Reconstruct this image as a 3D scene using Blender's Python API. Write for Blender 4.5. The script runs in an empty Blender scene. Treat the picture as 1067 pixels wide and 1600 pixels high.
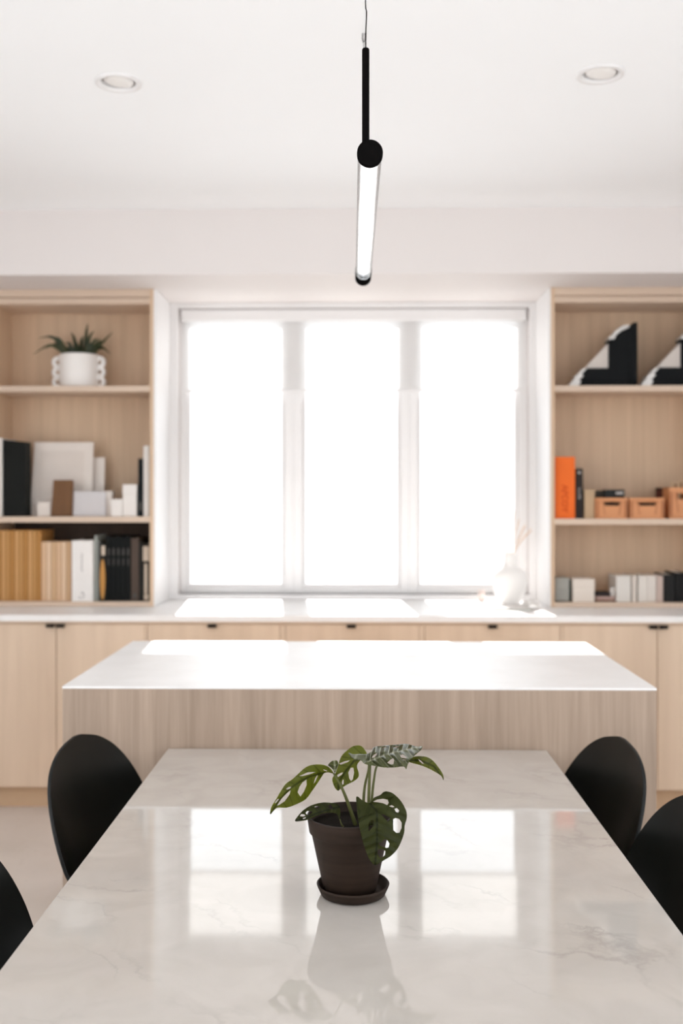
import bpy, bmesh, math, random
import numpy as np
from mathutils import Vector, Matrix
from mathutils.geometry import delaunay_2d_cdt

S = bpy.context.scene
COL = S.collection
PI = math.pi
random.seed(7)

# ---------------------------------------------------------------- camera
F = 1600.0; VPX = 562.0; HOR = 775.0; CX = 533.5; CZ = 1.48
TH = math.atan((VPX - CX) / F)
cam_d = bpy.data.cameras.new('camera')
cam_d.sensor_fit = 'HORIZONTAL'; cam_d.sensor_width = 24.0
cam_d.lens = 24.0 * F / 1067.0
cam_d.shift_y = -(800 - HOR) / 1067.0
cam_d.clip_start = 0.05
cam_d.dof.use_dof = True
cam_d.dof.focus_distance = 1.98
cam_d.dof.aperture_fstop = 2.8
cam = bpy.data.objects.new('camera', cam_d); COL.objects.link(cam)
cam.location = (0, 0, CZ); cam.rotation_euler = (PI / 2, 0, TH)
S.camera = cam

# ---------------------------------------------------------------- world, sun, exposure
world = bpy.data.worlds.new('world'); S.world = world; world.use_nodes = True
bg = world.node_tree.nodes['Background']
bg.inputs[0].default_value = (0.93, 0.97, 1.0, 1); bg.inputs[1].default_value = 1.15
sun_d = bpy.data.lights.new('sun', 'SUN'); sun_d.energy = 4.6; sun_d.angle = 0.012; sun_d.color = (1, 0.97, 0.93)
sun = bpy.data.objects.new('sun', sun_d); COL.objects.link(sun)
sun.location = (0, 9, 6)
sun.rotation_euler = Vector((0.081, -1, -0.579)).to_track_quat('-Z', 'Y').to_euler()
S.view_settings.view_transform = 'Standard'; S.view_settings.look = 'None'
S.view_settings.exposure = 1.33; S.view_settings.gamma = 1.0; S.view_settings.use_curve_mapping = False
S.cycles.use_denoising = True
S.cycles.max_bounces = 14; S.cycles.diffuse_bounces = 9; S.cycles.glossy_bounces = 5
S.cycles.transparent_max_bounces = 12; S.cycles.transmission_bounces = 10
S.cycles.sample_clamp_indirect = 8.0
S.cycles.caustics_refractive = False; S.cycles.caustics_reflective = False

# ---------------------------------------------------------------- helpers
def P(px, py, Y):
    """real point on the wall-parallel plane at depth Y seen at a photo pixel"""
    cx = (px - CX) / F; cz = (HOR - py) / F
    s = Y / (math.cos(TH) + cx * math.sin(TH))
    return Vector(((-math.sin(TH) + cx * math.cos(TH)) * s, Y, CZ + cz * s))
def XX(px, Y): return P(px, HOR, Y).x
def ZZ(py, Y, px=CX): return P(px, py, Y).z

def srgb(r, g, b):
    f = lambda c: (c / 255) / 12.92 if c / 255 <= 0.04045 else ((c / 255 + 0.055) / 1.055) ** 2.4
    return (f(r), f(g), f(b), 1)

def nm(name):
    m = bpy.data.materials.new(name); m.use_nodes = True
    return m, m.node_tree.nodes, m.node_tree.links, m.node_tree.nodes['Principled BSDF']

def plain(name, col, rough=0.5, spec=0.5, metal=0.0, var=0.06, scale=12.0, bump=0.0):
    m, N, L, b = nm(name)
    tc = N.new('ShaderNodeTexCoord'); no = N.new('ShaderNodeTexNoise')
    no.inputs['Scale'].default_value = scale; no.inputs['Detail'].default_value = 4
    L.new(tc.outputs['Object'], no.inputs['Vector'])
    mx = N.new('ShaderNodeMix'); mx.data_type = 'RGBA'
    c = col[:3]
    mx.inputs['A'].default_value = (*[x * (1 - var) for x in c], 1)
    mx.inputs['B'].default_value = (*[min(1, x * (1 + var)) for x in c], 1)
    L.new(no.outputs['Fac'], mx.inputs['Factor']); L.new(mx.outputs['Result'], b.inputs['Base Color'])
    b.inputs['Roughness'].default_value = rough; b.inputs['Specular IOR Level'].default_value = spec
    b.inputs['Metallic'].default_value = metal
    if bump:
        bp = N.new('ShaderNodeBump'); bp.inputs['Strength'].default_value = bump; bp.inputs['Distance'].default_value = 0.002
        L.new(no.outputs['Fac'], bp.inputs['Height']); L.new(bp.outputs['Normal'], b.inputs['Normal'])
    return m

def wood(name, c1, c2, rough=0.5, grain=(38, 38, 1.6), horizontal=False, streak=0.5, dark=None):
    m, N, L, b = nm(name)
    tc = N.new('ShaderNodeTexCoord'); mp = N.new('ShaderNodeMapping')
    g = grain if not horizontal else (grain[2], grain[0], grain[1])
    mp.inputs['Scale'].default_value = g
    L.new(tc.outputs['Object'], mp.inputs['Vector'])
    n1 = N.new('ShaderNodeTexNoise'); n1.inputs['Scale'].default_value = 1.0; n1.inputs['Detail'].default_value = 6
    n1.inputs['Roughness'].default_value = 0.65; n1.inputs['Distortion'].default_value = 0.4
    L.new(mp.outputs['Vector'], n1.inputs['Vector'])
    mp2 = N.new('ShaderNodeMapping'); mp2.inputs['Scale'].default_value = tuple(x * 0.16 for x in g)
    L.new(tc.outputs['Object'], mp2.inputs['Vector'])
    n2 = N.new('ShaderNodeTexNoise'); n2.inputs['Scale'].default_value = 1.0; n2.inputs['Detail'].default_value = 3
    n2.inputs['Distortion'].default_value = 1.2
    L.new(mp2.outputs['Vector'], n2.inputs['Vector'])
    ad = N.new('ShaderNodeMix'); ad.data_type = 'FLOAT'; ad.inputs['Factor'].default_value = streak
    L.new(n1.outputs['Fac'], ad.inputs['A']); L.new(n2.outputs['Fac'], ad.inputs['B'])
    cr = N.new('ShaderNodeValToRGB')
    cr.color_ramp.elements[0].position = 0.34; cr.color_ramp.elements[0].color = c1
    cr.color_ramp.elements[1].position = 0.62; cr.color_ramp.elements[1].color = c2
    L.new(ad.outputs['Result'], cr.inputs['Fac']); L.new(cr.outputs['Color'], b.inputs['Base Color'])
    bp = N.new('ShaderNodeBump'); bp.inputs['Strength'].default_value = 0.12; bp.inputs['Distance'].default_value = 0.001
    L.new(n1.outputs['Fac'], bp.inputs['Height']); L.new(bp.outputs['Normal'], b.inputs['Normal'])
    b.inputs['Roughness'].default_value = rough; b.inputs['Specular IOR Level'].default_value = 0.35
    return m

def marble(name, base, vein, light, rough, scale=1.0, strength=0.5, ior=1.5):
    m, N, L, b = nm(name)
    tc = N.new('ShaderNodeTexCoord'); mp = N.new('ShaderNodeMapping'); mp.inputs['Scale'].default_value = (scale,) * 3
    mp.inputs['Rotation'].default_value = (0, 0, 0.75)
    mp.inputs['Location'].default_value = (0.37, 1.91, 0)
    L.new(tc.outputs['Object'], mp.inputs['Vector'])
    nz = N.new('ShaderNodeTexNoise'); nz.inputs['Scale'].default_value = 2.6; nz.inputs['Detail'].default_value = 7; nz.inputs['Roughness'].default_value = 0.6
    L.new(mp.outputs['Vector'], nz.inputs['Vector'])
    va = N.new('ShaderNodeVectorMath'); va.operation = 'SCALE'; va.inputs['Scale'].default_value = 0.55
    L.new(nz.outputs['Color'], va.inputs[0])
    vb = N.new('ShaderNodeVectorMath'); vb.operation = 'ADD'
    L.new(mp.outputs['Vector'], vb.inputs[0]); L.new(va.outputs['Vector'], vb.inputs[1])
    st = N.new('ShaderNodeMapping'); st.inputs['Scale'].default_value = (0.9, 3.0, 1.0)
    L.new(vb.outputs['Vector'], st.inputs['Vector'])
    vo = N.new('ShaderNodeTexVoronoi'); vo.feature = 'DISTANCE_TO_EDGE'; vo.inputs['Scale'].default_value = 1.25
    L.new(st.outputs['Vector'], vo.inputs['Vector'])
    r1 = N.new('ShaderNodeMapRange'); r1.inputs['From Min'].default_value = 0.0; r1.inputs['From Max'].default_value = 0.035
    r1.inputs['To Min'].default_value = 1; r1.inputs['To Max'].default_value = 0
    L.new(vo.outputs['Distance'], r1.inputs['Value'])
    n3 = N.new('ShaderNodeTexNoise'); n3.inputs['Scale'].default_value = 3.4; n3.inputs['Detail'].default_value = 3
    L.new(mp.outputs['Vector'], n3.inputs['Vector'])
    r2 = N.new('ShaderNodeMapRange'); r2.inputs['From Min'].default_value = 0.47; r2.inputs['From Max'].default_value = 0.68
    L.new(n3.outputs['Fac'], r2.inputs['Value'])
    mu = N.new('ShaderNodeMath'); mu.operation = 'MULTIPLY'
    L.new(r1.outputs['Result'], mu.inputs[0]); L.new(r2.outputs['Result'], mu.inputs[1])
    mu2 = N.new('ShaderNodeMath'); mu2.operation = 'MULTIPLY'; mu2.inputs[1].default_value = strength
    L.new(mu.outputs['Value'], mu2.inputs[0])
    cl = N.new('ShaderNodeTexNoise'); cl.inputs['Scale'].default_value = 5.5; cl.inputs['Detail'].default_value = 6; cl.inputs['Distortion'].default_value = 1.0
    L.new(mp.outputs['Vector'], cl.inputs['Vector'])
    cc = N.new('ShaderNodeValToRGB'); cc.color_ramp.elements[0].position = 0.35; cc.color_ramp.elements[1].position = 0.65
    cc.color_ramp.elements[0].color = base; cc.color_ramp.elements[1].color = light
    L.new(cl.outputs['Fac'], cc.inputs['Fac'])
    mx = N.new('ShaderNodeMix'); mx.data_type = 'RGBA'; mx.inputs['B'].default_value = vein
    L.new(mu2.outputs['Value'], mx.inputs['Factor']); L.new(cc.outputs['Color'], mx.inputs['A'])
    L.new(mx.outputs['Result'], b.inputs['Base Color'])
    b.inputs['Roughness'].default_value = rough; b.inputs['IOR'].default_value = ior
    return m

def finish(o, smooth):
    if smooth:
        for p in o.data.polygons: p.use_smooth = True

def obj(name, bm, mat, parent=None, loc=None, smooth=False, bevel=0.0, solid=0.0, sub=0):
    """link a bmesh given in WORLD coordinates as one object; origin at its parent's base or at loc"""
    me = bpy.data.meshes.new(name)
    o = bpy.data.objects.new(name, me)
    org = Vector(parent['org']) if parent is not None else (Vector(loc) if loc is not None else Vector((0, 0, 0)))
    bmesh.ops.translate(bm, verts=bm.verts, vec=-org)
    bmesh.ops.recalc_face_normals(bm, faces=bm.faces)
    bm.to_mesh(me); bm.free()
    me.materials.append(mat)
    COL.objects.link(o)
    o['org'] = tuple(org)
    if parent is not None: o.parent = parent
    else: o.location = org
    if solid:
        s = o.modifiers.new('solid', 'SOLIDIFY'); s.thickness = solid; s.offset = 0
    if bevel:
        b = o.modifiers.new('bevel', 'BEVEL'); b.width = bevel; b.segments = 2; b.limit_method = 'ANGLE'
    if sub:
        s = o.modifiers.new('sub', 'SUBSURF'); s.levels = sub; s.render_levels = sub
    finish(o, smooth)
    return o

def sub_origin(o):
    """children of a mesh part keep the same origin as the thing"""
    return o

def empty(name, loc, label, cat, group=None):
    o = bpy.data.objects.new(name, None); COL.objects.link(o); o.location = loc; o['org'] = tuple(loc)
    o.empty_display_size = 0.05
    o['label'] = label; o['category'] = cat
    if group: o['group'] = group
    return o
def tag(o, label, cat, group=None):
    o['label'] = label; o['category'] = cat
    if group: o['group'] = group
    return o
def struct(name, bm, m, **k):
    o = obj(name, bm, m, **k); o['kind'] = 'structure'; return o

def B(*boxes):
    bm = bmesh.new()
    for x0, x1, y0, y1, z0, z1 in boxes:
        v = [bm.verts.new(c) for c in ((x0, y0, z0), (x1, y0, z0), (x1, y1, z0), (x0, y1, z0), (x0, y0, z1), (x1, y0, z1), (x1, y1, z1), (x0, y1, z1))]
        for f in ((0, 3, 2, 1), (4, 5, 6, 7), (0, 1, 5, 4), (1, 2, 6, 5), (2, 3, 7, 6), (3, 0, 4, 7)): bm.faces.new([v[i] for i in f])
    return bm
def rotbm(bm, ang, axis, cen):
    bmesh.ops.rotate(bm, verts=bm.verts, cent=Vector(cen), matrix=Matrix.Rotation(ang, 3, axis)); return bm

def tube(bm, pts, radii, n=10, cap=True):
    pts = [Vector(p) for p in pts]
    if not isinstance(radii, (list, tuple)): radii = [radii] * len(pts)
    rings = []; prev = None
    for i, p in enumerate(pts):
        d = (pts[min(i + 1, len(pts) - 1)] - pts[max(i - 1, 0)]).normalized()
        if prev is None:
            a = d.orthogonal().normalized()
        else:
            a = (prev - d * prev.dot(d)).normalized()
        prev = a; b = d.cross(a)
        rings.append([bm.verts.new(p + (a * math.cos(2 * PI * k / n) + b * math.sin(2 * PI * k / n)) * radii[i]) for k in range(n)])
    for r0, r1 in zip(rings, rings[1:]):
        for k in range(n): bm.faces.new((r0[k], r0[(k + 1) % n], r1[(k + 1) % n], r1[k]))
    if cap:
        bm.faces.new(rings[0][::-1]); bm.faces.new(rings[-1])
    return bm
def spline(ctrl, n=6):
    c = [Vector(p) for p in ctrl]; c = [c[0] * 2 - c[1]] + c + [c[-1] * 2 - c[-2]]; out = []
    for i in range(1, len(c) - 2):
        for k in range(n):
            t = k / n
            out.append(0.5 * ((2 * c[i]) + (-c[i - 1] + c[i + 1]) * t + (2 * c[i - 1] - 5 * c[i] + 4 * c[i + 1] - c[i + 2]) * t * t + (-c[i - 1] + 3 * c[i] - 3 * c[i + 1] + c[i + 2]) * t ** 3))
    out.append(c[-2]); return out

def lathe(prof, cen, n=64):
    """prof: (r, z) list; revolve about the vertical through cen"""
    bm = bmesh.new(); rings = []
    for r, z in prof:
        if r < 1e-5: rings.append([bm.verts.new((cen[0], cen[1], cen[2] + z))])
        else: rings.append([bm.verts.new((cen[0] + r * math.cos(2 * PI * k / n), cen[1] + r * math.sin(2 * PI * k / n), cen[2] + z)) for k in range(n)])
    for a, b in zip(rings, rings[1:]):
        for k in range(n):
            k2 = (k + 1) % n
            if len(a) == 1 and len(b) == 1: continue
            if len(a) == 1: bm.faces.new((a[0], b[k2], b[k]))
            elif len(b) == 1: bm.faces.new((a[k], a[k2], b[0]))
            else: bm.faces.new((a[k], a[k2], b[k2], b[k]))
    return bm

def inpoly(x, y, poly):
    c = False; n = len(poly); j = n - 1
    for i in range(n):
        xi, yi = poly[i]; xj, yj = poly[j]
        if (yi > y) != (yj > y) and x < (xj - xi) * (y - yi) / (yj - yi) + xi: c = not c
        j = i
    return c
def tri_holes(outer, holes, extra=()):
    verts = []; edges = []
    for poly in [outer] + list(holes):
        s = len(verts); verts += [Vector(p) for p in poly]
        edges += [(s + i, s + (i + 1) % len(poly)) for i in range(len(poly))]
    verts += [Vector(p) for p in extra]
    v, e, f, *_ = delaunay_2d_cdt(verts, edges, [], 0, 1e-6)
    out = []
    for t in f:
        x = sum(v[i][0] for i in t) / 3; y = sum(v[i][1] for i in t) / 3
        if inpoly(x, y, outer) and not any(inpoly(x, y, h) for h in holes): out.append(t)
    return v, out

def polyprism(poly, y0, y1):
    """poly in (x, z), extruded from y0 to y1"""
    bm = bmesh.new()
    a = [bm.verts.new((x, y0, z)) for x, z in poly]; b = [bm.verts.new((x, y1, z)) for x, z in poly]
    bm.faces.new(a); bm.faces.new(b[::-1])
    n = len(poly)
    for i in range(n): bm.faces.new((a[i], b[i], b[(i + 1) % n], a[(i + 1) % n]))
    return bm

def text_part(body, mat, parent, cen, height, rot=(PI / 2, 0, 0), name='lettering', bold=0.0):
    cu = bpy.data.curves.new('t', 'FONT'); cu.body = body; cu.size = height; cu.align_x = 'CENTER'; cu.align_y = 'CENTER'
    cu.extrude = 0.0004; cu.offset = bold
    to = bpy.data.objects.new('t', cu); COL.objects.link(to)
    bpy.context.view_layer.update()
    me = bpy.data.meshes.new_from_object(to.evaluated_get(bpy.context.evaluated_depsgraph_get()))
    bpy.data.objects.remove(to); me.materials.clear(); me.materials.append(mat)
    from mathutils import Euler
    me.transform(Matrix.Translation(Vector(cen) - Vector(parent['org'])) @ Euler(rot).to_matrix().to_4x4())
    o = bpy.data.objects.new(name, me); COL.objects.link(o); o.parent = parent; o['org'] = parent['org']
    return o

def copy_tree(o, parent=None):
    c = o.copy(); COL.objects.link(c); c.parent = parent
    for ch in list(o.children): copy_tree(ch, c)
    return c

# ---------------------------------------------------------------- materials
M_wall = plain('wall paint', (0.745, 0.705, 0.69, 1), 0.7, 0.3, var=0.012, scale=3)
M_ceil = plain('ceiling paint', (0.925, 0.94, 0.955, 1), 0.8, 0.2, var=0.01, scale=3)
M_trim = plain('white trim', (0.80, 0.79, 0.79, 1), 0.5, 0.3, var=0.01)
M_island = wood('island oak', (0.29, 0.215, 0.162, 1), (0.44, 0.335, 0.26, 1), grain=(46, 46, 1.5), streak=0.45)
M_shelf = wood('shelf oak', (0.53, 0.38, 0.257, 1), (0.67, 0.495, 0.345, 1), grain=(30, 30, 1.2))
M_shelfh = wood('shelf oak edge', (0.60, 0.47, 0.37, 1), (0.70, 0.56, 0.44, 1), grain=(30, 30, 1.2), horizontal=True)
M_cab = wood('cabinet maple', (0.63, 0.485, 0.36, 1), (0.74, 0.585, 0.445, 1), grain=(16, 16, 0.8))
M_cabh = wood('cabinet maple rail', (0.66, 0.52, 0.39, 1), (0.76, 0.61, 0.47, 1), grain=(16, 16, 0.8), horizontal=True)
M_plinth = wood('plinth oak', (0.50, 0.34, 0.21, 1), (0.58, 0.41, 0.27, 1), grain=(16, 16, 0.8), horizontal=True)
M_table = marble('table marble', (0.53, 0.49, 0.45, 1), (0.31, 0.28, 0.26, 1), (0.575, 0.535, 0.495, 1), 0.045, 1.5, 0.45, 1.68)
M_top = marble('island quartz', (0.86, 0.85, 0.84, 1), (0.76, 0.74, 0.72, 1), (0.90, 0.89, 0.885, 1), 0.42, 1.0, 0.25, 1.4)
M_black = plain('matte black metal', (0.006, 0.0055, 0.0055, 1), 0.5, 0.12, var=0.02)
M_coat = plain('black powder coat', (0.006, 0.0055, 0.0055, 1), 0.95, 0.0, var=0.02)
M_chair = plain('black plastic shell', (0.003, 0.0038, 0.0035, 1), 0.3, 0.3, var=0.02)
M_white = plain('white ceramic', (0.85, 0.83, 0.81, 1), 0.45, 0.4, var=0.015)

def floor_mat():
    m, N, L, b = nm('stone floor')
    tc = N.new('ShaderNodeTexCoord')
    n1 = N.new('ShaderNodeTexNoise'); n1.inputs['Scale'].default_value = 2.2; n1.inputs['Detail'].default_value = 5
    n2 = N.new('ShaderNodeTexNoise'); n2.inputs['Scale'].default_value = 26; n2.inputs['Detail'].default_value = 3
    L.new(tc.outputs['Object'], n1.inputs['Vector']); L.new(tc.outputs['Object'], n2.inputs['Vector'])
    cr = N.new('ShaderNodeValToRGB'); cr.color_ramp.elements[0].position = 0.3; cr.color_ramp.elements[1].position = 0.7
    cr.color_ramp.elements[0].color = (0.62, 0.565, 0.515, 1); cr.color_ramp.elements[1].color = (0.73, 0.67, 0.625, 1)
    L.new(n1.outputs['Fac'], cr.inputs['Fac'])
    r = N.new('ShaderNodeMapRange'); r.inputs['From Min'].default_value = 0.62; r.inputs['From Max'].default_value = 0.75; r.inputs['To Max'].default_value = 0.35
    L.new(n2.outputs['Fac'], r.inputs['Value'])
    mx = N.new('ShaderNodeMix'); mx.data_type = 'RGBA'; mx.inputs['B'].default_value = (0.45, 0.38, 0.33, 1)
    L.new(r.outputs['Result'], mx.inputs['Factor']); L.new(cr.outputs['Color'], mx.inputs['A']); L.new(mx.outputs['Result'], b.inputs['Base Color'])
    b.inputs['Roughness'].default_value = 0.45
    return m
M_floor = floor_mat()

def glass_pane_mat():
    m, N, L, b = nm('window glass'); N.remove(b)
    out = N['Material Output']; tr = N.new('ShaderNodeBsdfTransparent'); gl = N.new('ShaderNodeBsdfGlossy')
    gl.inputs['Roughness'].default_value = 0.02; fr = N.new('ShaderNodeFresnel'); fr.inputs['IOR'].default_value = 1.35
    mx = N.new('ShaderNodeMixShader'); L.new(fr.outputs[0], mx.inputs[0]); L.new(tr.outputs[0], mx.inputs[1]); L.new(gl.outputs[0], mx.inputs[2])
    L.new(mx.outputs[0], out.inputs['Surface']); return m
M_glass = glass_pane_mat()
def shade_mat():
    m, N, L, b = nm('sheer shade fabric')
    out = N['Material Output']; tr = N.new('ShaderNodeBsdfTransparent'); tl = N.new('ShaderNodeBsdfTranslucent')
    tr.inputs[0].default_value = (0.95, 0.95, 0.95, 1); tl.inputs[0].default_value = (0.95, 0.95, 0.95, 1)
    b.inputs['Base Color'].default_value = (0.92, 0.91, 0.90, 1); b.inputs['Roughness'].default_value = 0.9
    tc = N.new('ShaderNodeTexCoord'); wv = N.new('ShaderNodeTexNoise'); wv.inputs['Scale'].default_value = 300
    L.new(tc.outputs['Object'], wv.inputs['Vector'])
    m1 = N.new('ShaderNodeMixShader'); m1.inputs[0].default_value = 0.3
    L.new(tl.outputs[0], m1.inputs[1]); L.new(b.outputs[0], m1.inputs[2])
    rg = N.new('ShaderNodeMapRange'); rg.inputs['To Min'].default_value = 0.86; rg.inputs['To Max'].default_value = 0.93
    L.new(wv.outputs['Fac'], rg.inputs['Value'])
    m2 = N.new('ShaderNodeMixShader'); L.new(rg.outputs['Result'], m2.inputs[0]); L.new(tr.outputs[0], m2.inputs[1]); L.new(m1.outputs[0], m2.inputs[2])
    L.new(m2.outputs[0], out.inputs['Surface']); return m
M_shade = shade_mat()

# ---------------------------------------------------------------- room shell
CEIL = 2.835; YW = 5.56; XL, XR, YB = -3.2, 3.2, -3.6
YS = 5.16; YC = 4.79; ZC = 0.92; YBULK = 4.83; ZSOF = 2.528
struct('floor', B((XL - .1, XR + .1, YB - .1, YW + .2, -0.1, 0)), M_floor)
# ceiling sheet with two round holes for the recessed lights
dl = [P(185, 118, 3.34), P(938, 111, 3.30)]
for d in dl: d.z = CEIL
HR = 0.062
holes = [[(d.x + HR * math.cos(2 * PI * k / 48), d.y + HR * math.sin(2 * PI * k / 48)) for k in range(48)] for d in dl]
v, f = tri_holes([(XL - .1, YB - .1), (XR + .1, YB - .1), (XR + .1, YW + .2), (XL - .1, YW + .2)], holes)
bm = bmesh.new(); vv = [bm.verts.new((a[0], a[1], CEIL)) for a in v]
for t in f: bm.faces.new([vv[i] for i in t])
r = bmesh.ops.extrude_face_region(bm, geom=list(bm.faces))
bmesh.ops.translate(bm, verts=[e for e in r['geom'] if isinstance(e, bmesh.types.BMVert)], vec=(0, 0, 0.02))
struct('ceiling', bm, M_ceil)
for nm_, xa, xb in (('wall_left', XL - .1, XL), ('wall_right', XR, XR + .1)):
    struct(nm_, B((xa, xb, YB, -3.2, 0, CEIL), (xa, xb, 2.6, YW + .15, 0, CEIL), (xa, xb, -3.2, 2.6, 0, .3), (xa, xb, -3.2, 2.6, 2.6, CEIL)), M_wall)
# rear wall, with the broad openings behind the photographer
struct('wall_rear', B((XL, -1.5, YB - .1, YB, 0, CEIL), (1.5, XR, YB - .1, YB, 0, CEIL), (-1.5, 1.5, YB - .1, YB, 2.2, CEIL), (-1.5, 1.5, YB - .1, YB, 0, 0.6)), M_wall)
# window wall
WX0, WX1 = XX(279, YW), XX(826, YW); WZ0, WZ1 = 0.945, 2.50
struct('wall_window', B((XL, WX0, YW, YW + .15, 0, CEIL), (WX1, XR, YW, YW + .15, 0, CEIL), (WX0, WX1, YW, YW + .15, 0, WZ0), (WX0, WX1, YW, YW + .15, WZ1, CEIL)), M_wall)
struct('wall_bulkhead', B((XL, XR, YBULK, YW, ZSOF, CEIL)), M_wall)
# niche cheeks: painted panels that close the shelf sides beside the window
cas = 0.05
struct('trim_1', B((WX0 - cas, WX0, YW - .016, YW, WZ0, WZ1 + .03)), M_trim, bevel=0.003)
struct('trim_2', B((WX1, WX1 + cas, YW - .016, YW, WZ0, WZ1 + .03)), M_trim, bevel=0.003)
struct('trim_3', B((WX0 + .0005, WX1 - .0005, YW - .016, YW, WZ1, WZ1 + .028)), M_trim, bevel=0.003)
struct('trim_4', B((WX0 - cas, WX1 + cas, YW - .022, YW + .05, ZC + .001, WZ0)), M_trim, bevel=0.003)

# three joined window units
pane = [(298, 440), (478, 620), (657, 803)]
YG = YW + 0.09
bounds = [WX0, (XX(440, YG) + XX(478, YG)) / 2, (XX(620, YG) + XX(657, YG)) / 2, WX1]
for i in range(3):
    a, b_ = bounds[i], bounds[i + 1]
    g0, g1 = XX(pane[i][0], YG), XX(pane[i][1], YG)
    zb, zt = 1.0, 2.44
    w = struct('window_%d' % (i + 1), B((a, g0 - .018, YW + .05, YW + .13, WZ0, WZ1), (g1 + .018, b_, YW + .05, YW + .13, WZ0, WZ1),
               (g0 - .018, g1 + .018, YW + .05, YW + .13, WZ0, zb - .018), (g0 - .018, g1 + .018, YW + .05, YW + .13, zt + .018, WZ1)), M_trim, bevel=0.003)
    obj('sash', B((g0 - .018, g0, YW + .07, YW + .11, zb - .018, zt + .018), (g1, g1 + .018, YW + .07, YW + .11, zb - .018, zt + .018),
                  (g0, g1, YW + .07, YW + .11, zb - .018, zb), (g0, g1, YW + .07, YW + .11, zt, zt + .018)), M_trim, w, bevel=0.002)
    obj('pane', B((g0, g1, YG - .001, YG + .001, zb, zt)), M_glass, w)

# roller shade
t = empty('roller_shade', (0, YW + .02, WZ1), 'white sheer roller shade half lowered over the top of the window', 'shade')
obj('cassette', B((WX0 + .012, WX1 - .012, YW + .0, YW + .045, ZZ(501, YW), WZ1 - .004)), M_trim, t, bevel=0.006)
zh = ZZ(608, YW + .03)
obj('fabric', B((WX0 + .03, WX1 - .03, YW + .024, YW + .0252, zh, ZZ(500, YW))), M_shade, t)
obj('hem_bar', B((WX0 + .028, WX1 - .028, YW + .019, YW + .031, zh - .016, zh + .0005)), M_trim, t, bevel=0.003)

# recessed downlights
for d, lab in zip(dl, ('round white recessed ceiling downlight left of the tube pendant', 'round white recessed ceiling downlight right of the tube pendant')):
    t = empty('downlight', tuple(d), lab, 'ceiling light', 'recessed ceiling downlights')
    obj('trim_ring', lathe([(0.0765, 0.0), (0.075, -0.006), (0.068, -0.008), (0.059, -0.005), (0.056, 0.002), (0.056, 0.004), (0.0765, 0.0)], d), M_trim, t, smooth=True)
    obj('baffle', lathe([(0.0595, 0.0), (0.055, 0.018), (0.053, 0.034), (0.0, 0.034)], d), M_trim, t, smooth=True)
    bm = lathe([(0.0, -0.003), (0.03, -0.003), (0.046, 0.0), (0.050, 0.006), (0.046, 0.018), (0.0, 0.018)], d)
    rotbm(bm, 0.12, 'Y', (d.x, d.y, d.z + .012)); obj('lamp_lens', bm, M_white, t, smooth=True)

# ---------------------------------------------------------------- base cabinets and counter
YD = YC + 0.02      # door face
def pull(x0, x1, parent):
    z = ZC - .03
    obj('handle', B((x0, x1, YD - .022, YD - .004, z - .0165, z - .0145), (x0, x1, YD - .022, YD - .019, z - .029, z - .0145)), M_black, parent, bevel=0.0006)
ZD1 = ZZ(976, YD); ZD0 = 0.105
def carcass(t, x0, x1):
    obj('body', B((x0, x1, YD + .02, YW - .002, 0.1, ZC - .031)), M_cab, t)
    obj('top_rail', B((x0, x1, YD - .001, YD + .0195, ZD1 + .003, ZC - .031)), M_cabh, t, bevel=0.001)
    obj('plinth', B((x0, x1, YD + .045, YD + .06, 0.0, 0.099)), M_plinth, t)
def doors(t, xs, mid):
    for k, (a, b_) in enumerate(xs):
        d = obj('door', B((a + .0015, b_ - .0015, YD, YD + .0195, ZD0, ZD1)), M_cab, t, bevel=0.0015)
        if mid - a > b_ - mid: pull(b_ - .044, b_ - .003, d)
        else: pull(a + .003, a + .044, d)
def cab2(x0, x1, lab):
    t = empty('base_cabinet', (x0, YD, 0), lab, 'cabinet', 'pale wood base cabinets along the window wall')
    carcass(t, x0, x1); m = (x0 + x1) / 2
    doors(t, [(x0, m), (m, x1)], m)
def drawers(x0, x1, hx, lab):
    t = empty('drawer_cabinet', (x0, YD, 0), lab, 'cabinet', 'pale wood base cabinets along the window wall')
    carcass(t, x0, x1)
    obj('stile', B((x0, x0 + .012, YD - .001, YD + .0195, ZD0, ZD1)), M_cab, t)
    obj('stile', B((x1 - .012, x1, YD - .001, YD + .0195, ZD0, ZD1)), M_cab, t)
    zs = [ZD1, ZD1 - .2, ZD1 - .48, ZD0]
    for k in range(3):
        d = obj('drawer', B((x0 + .0145, x1 - .0145, YD, YD + .0195, zs[k + 1] + (.003 if k < 2 else 0), zs[k])), M_cab, t, bevel=0.0015)
        obj('handle', B((hx - .021, hx + .021, YD - .022, YD - .004, zs[k] - .002, zs[k]), (hx - .021, hx + .021, YD - .022, YD - .019, zs[k] - .014, zs[k])), M_black, d, bevel=0.0006)
c0, c1 = XX(-53, YD), XX(226, YD)
s1, s2, s3 = XX(442, YD), XX(659, YD), XX(879.5, YD)
c2 = XX(1172, YD)
m = XX(88, YD)
cab2(2 * m - c1, c1, 'pale wood two-door base cabinet below the left bookshelf')
drawers(c1, s1, XX(332, YD), 'pale wood drawer cabinet next to the left two-door cabinet')
drawers(s1, s2, XX(549, YD), 'pale wood drawer cabinet in the middle below the window')
drawers(s2, s3, XX(769, YD), 'pale wood drawer cabinet below the white vase')
m = XX(1027, YD)
cab2(s3, 2 * m - s3, 'pale wood two-door base cabinet below the right bookshelf')
CXL, CXR = 2 * XX(88, YD) - c1, 2 * m - s3
o = obj('countertop', B((CXL - .01, CXR + .01, YC, YW - .001, ZC - .03, ZC)), M_top, loc=(0, YC, ZC), bevel=0.002)
tag(o, 'long pale stone countertop on the base cabinets under window and bookshelves', 'countertop')

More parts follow.
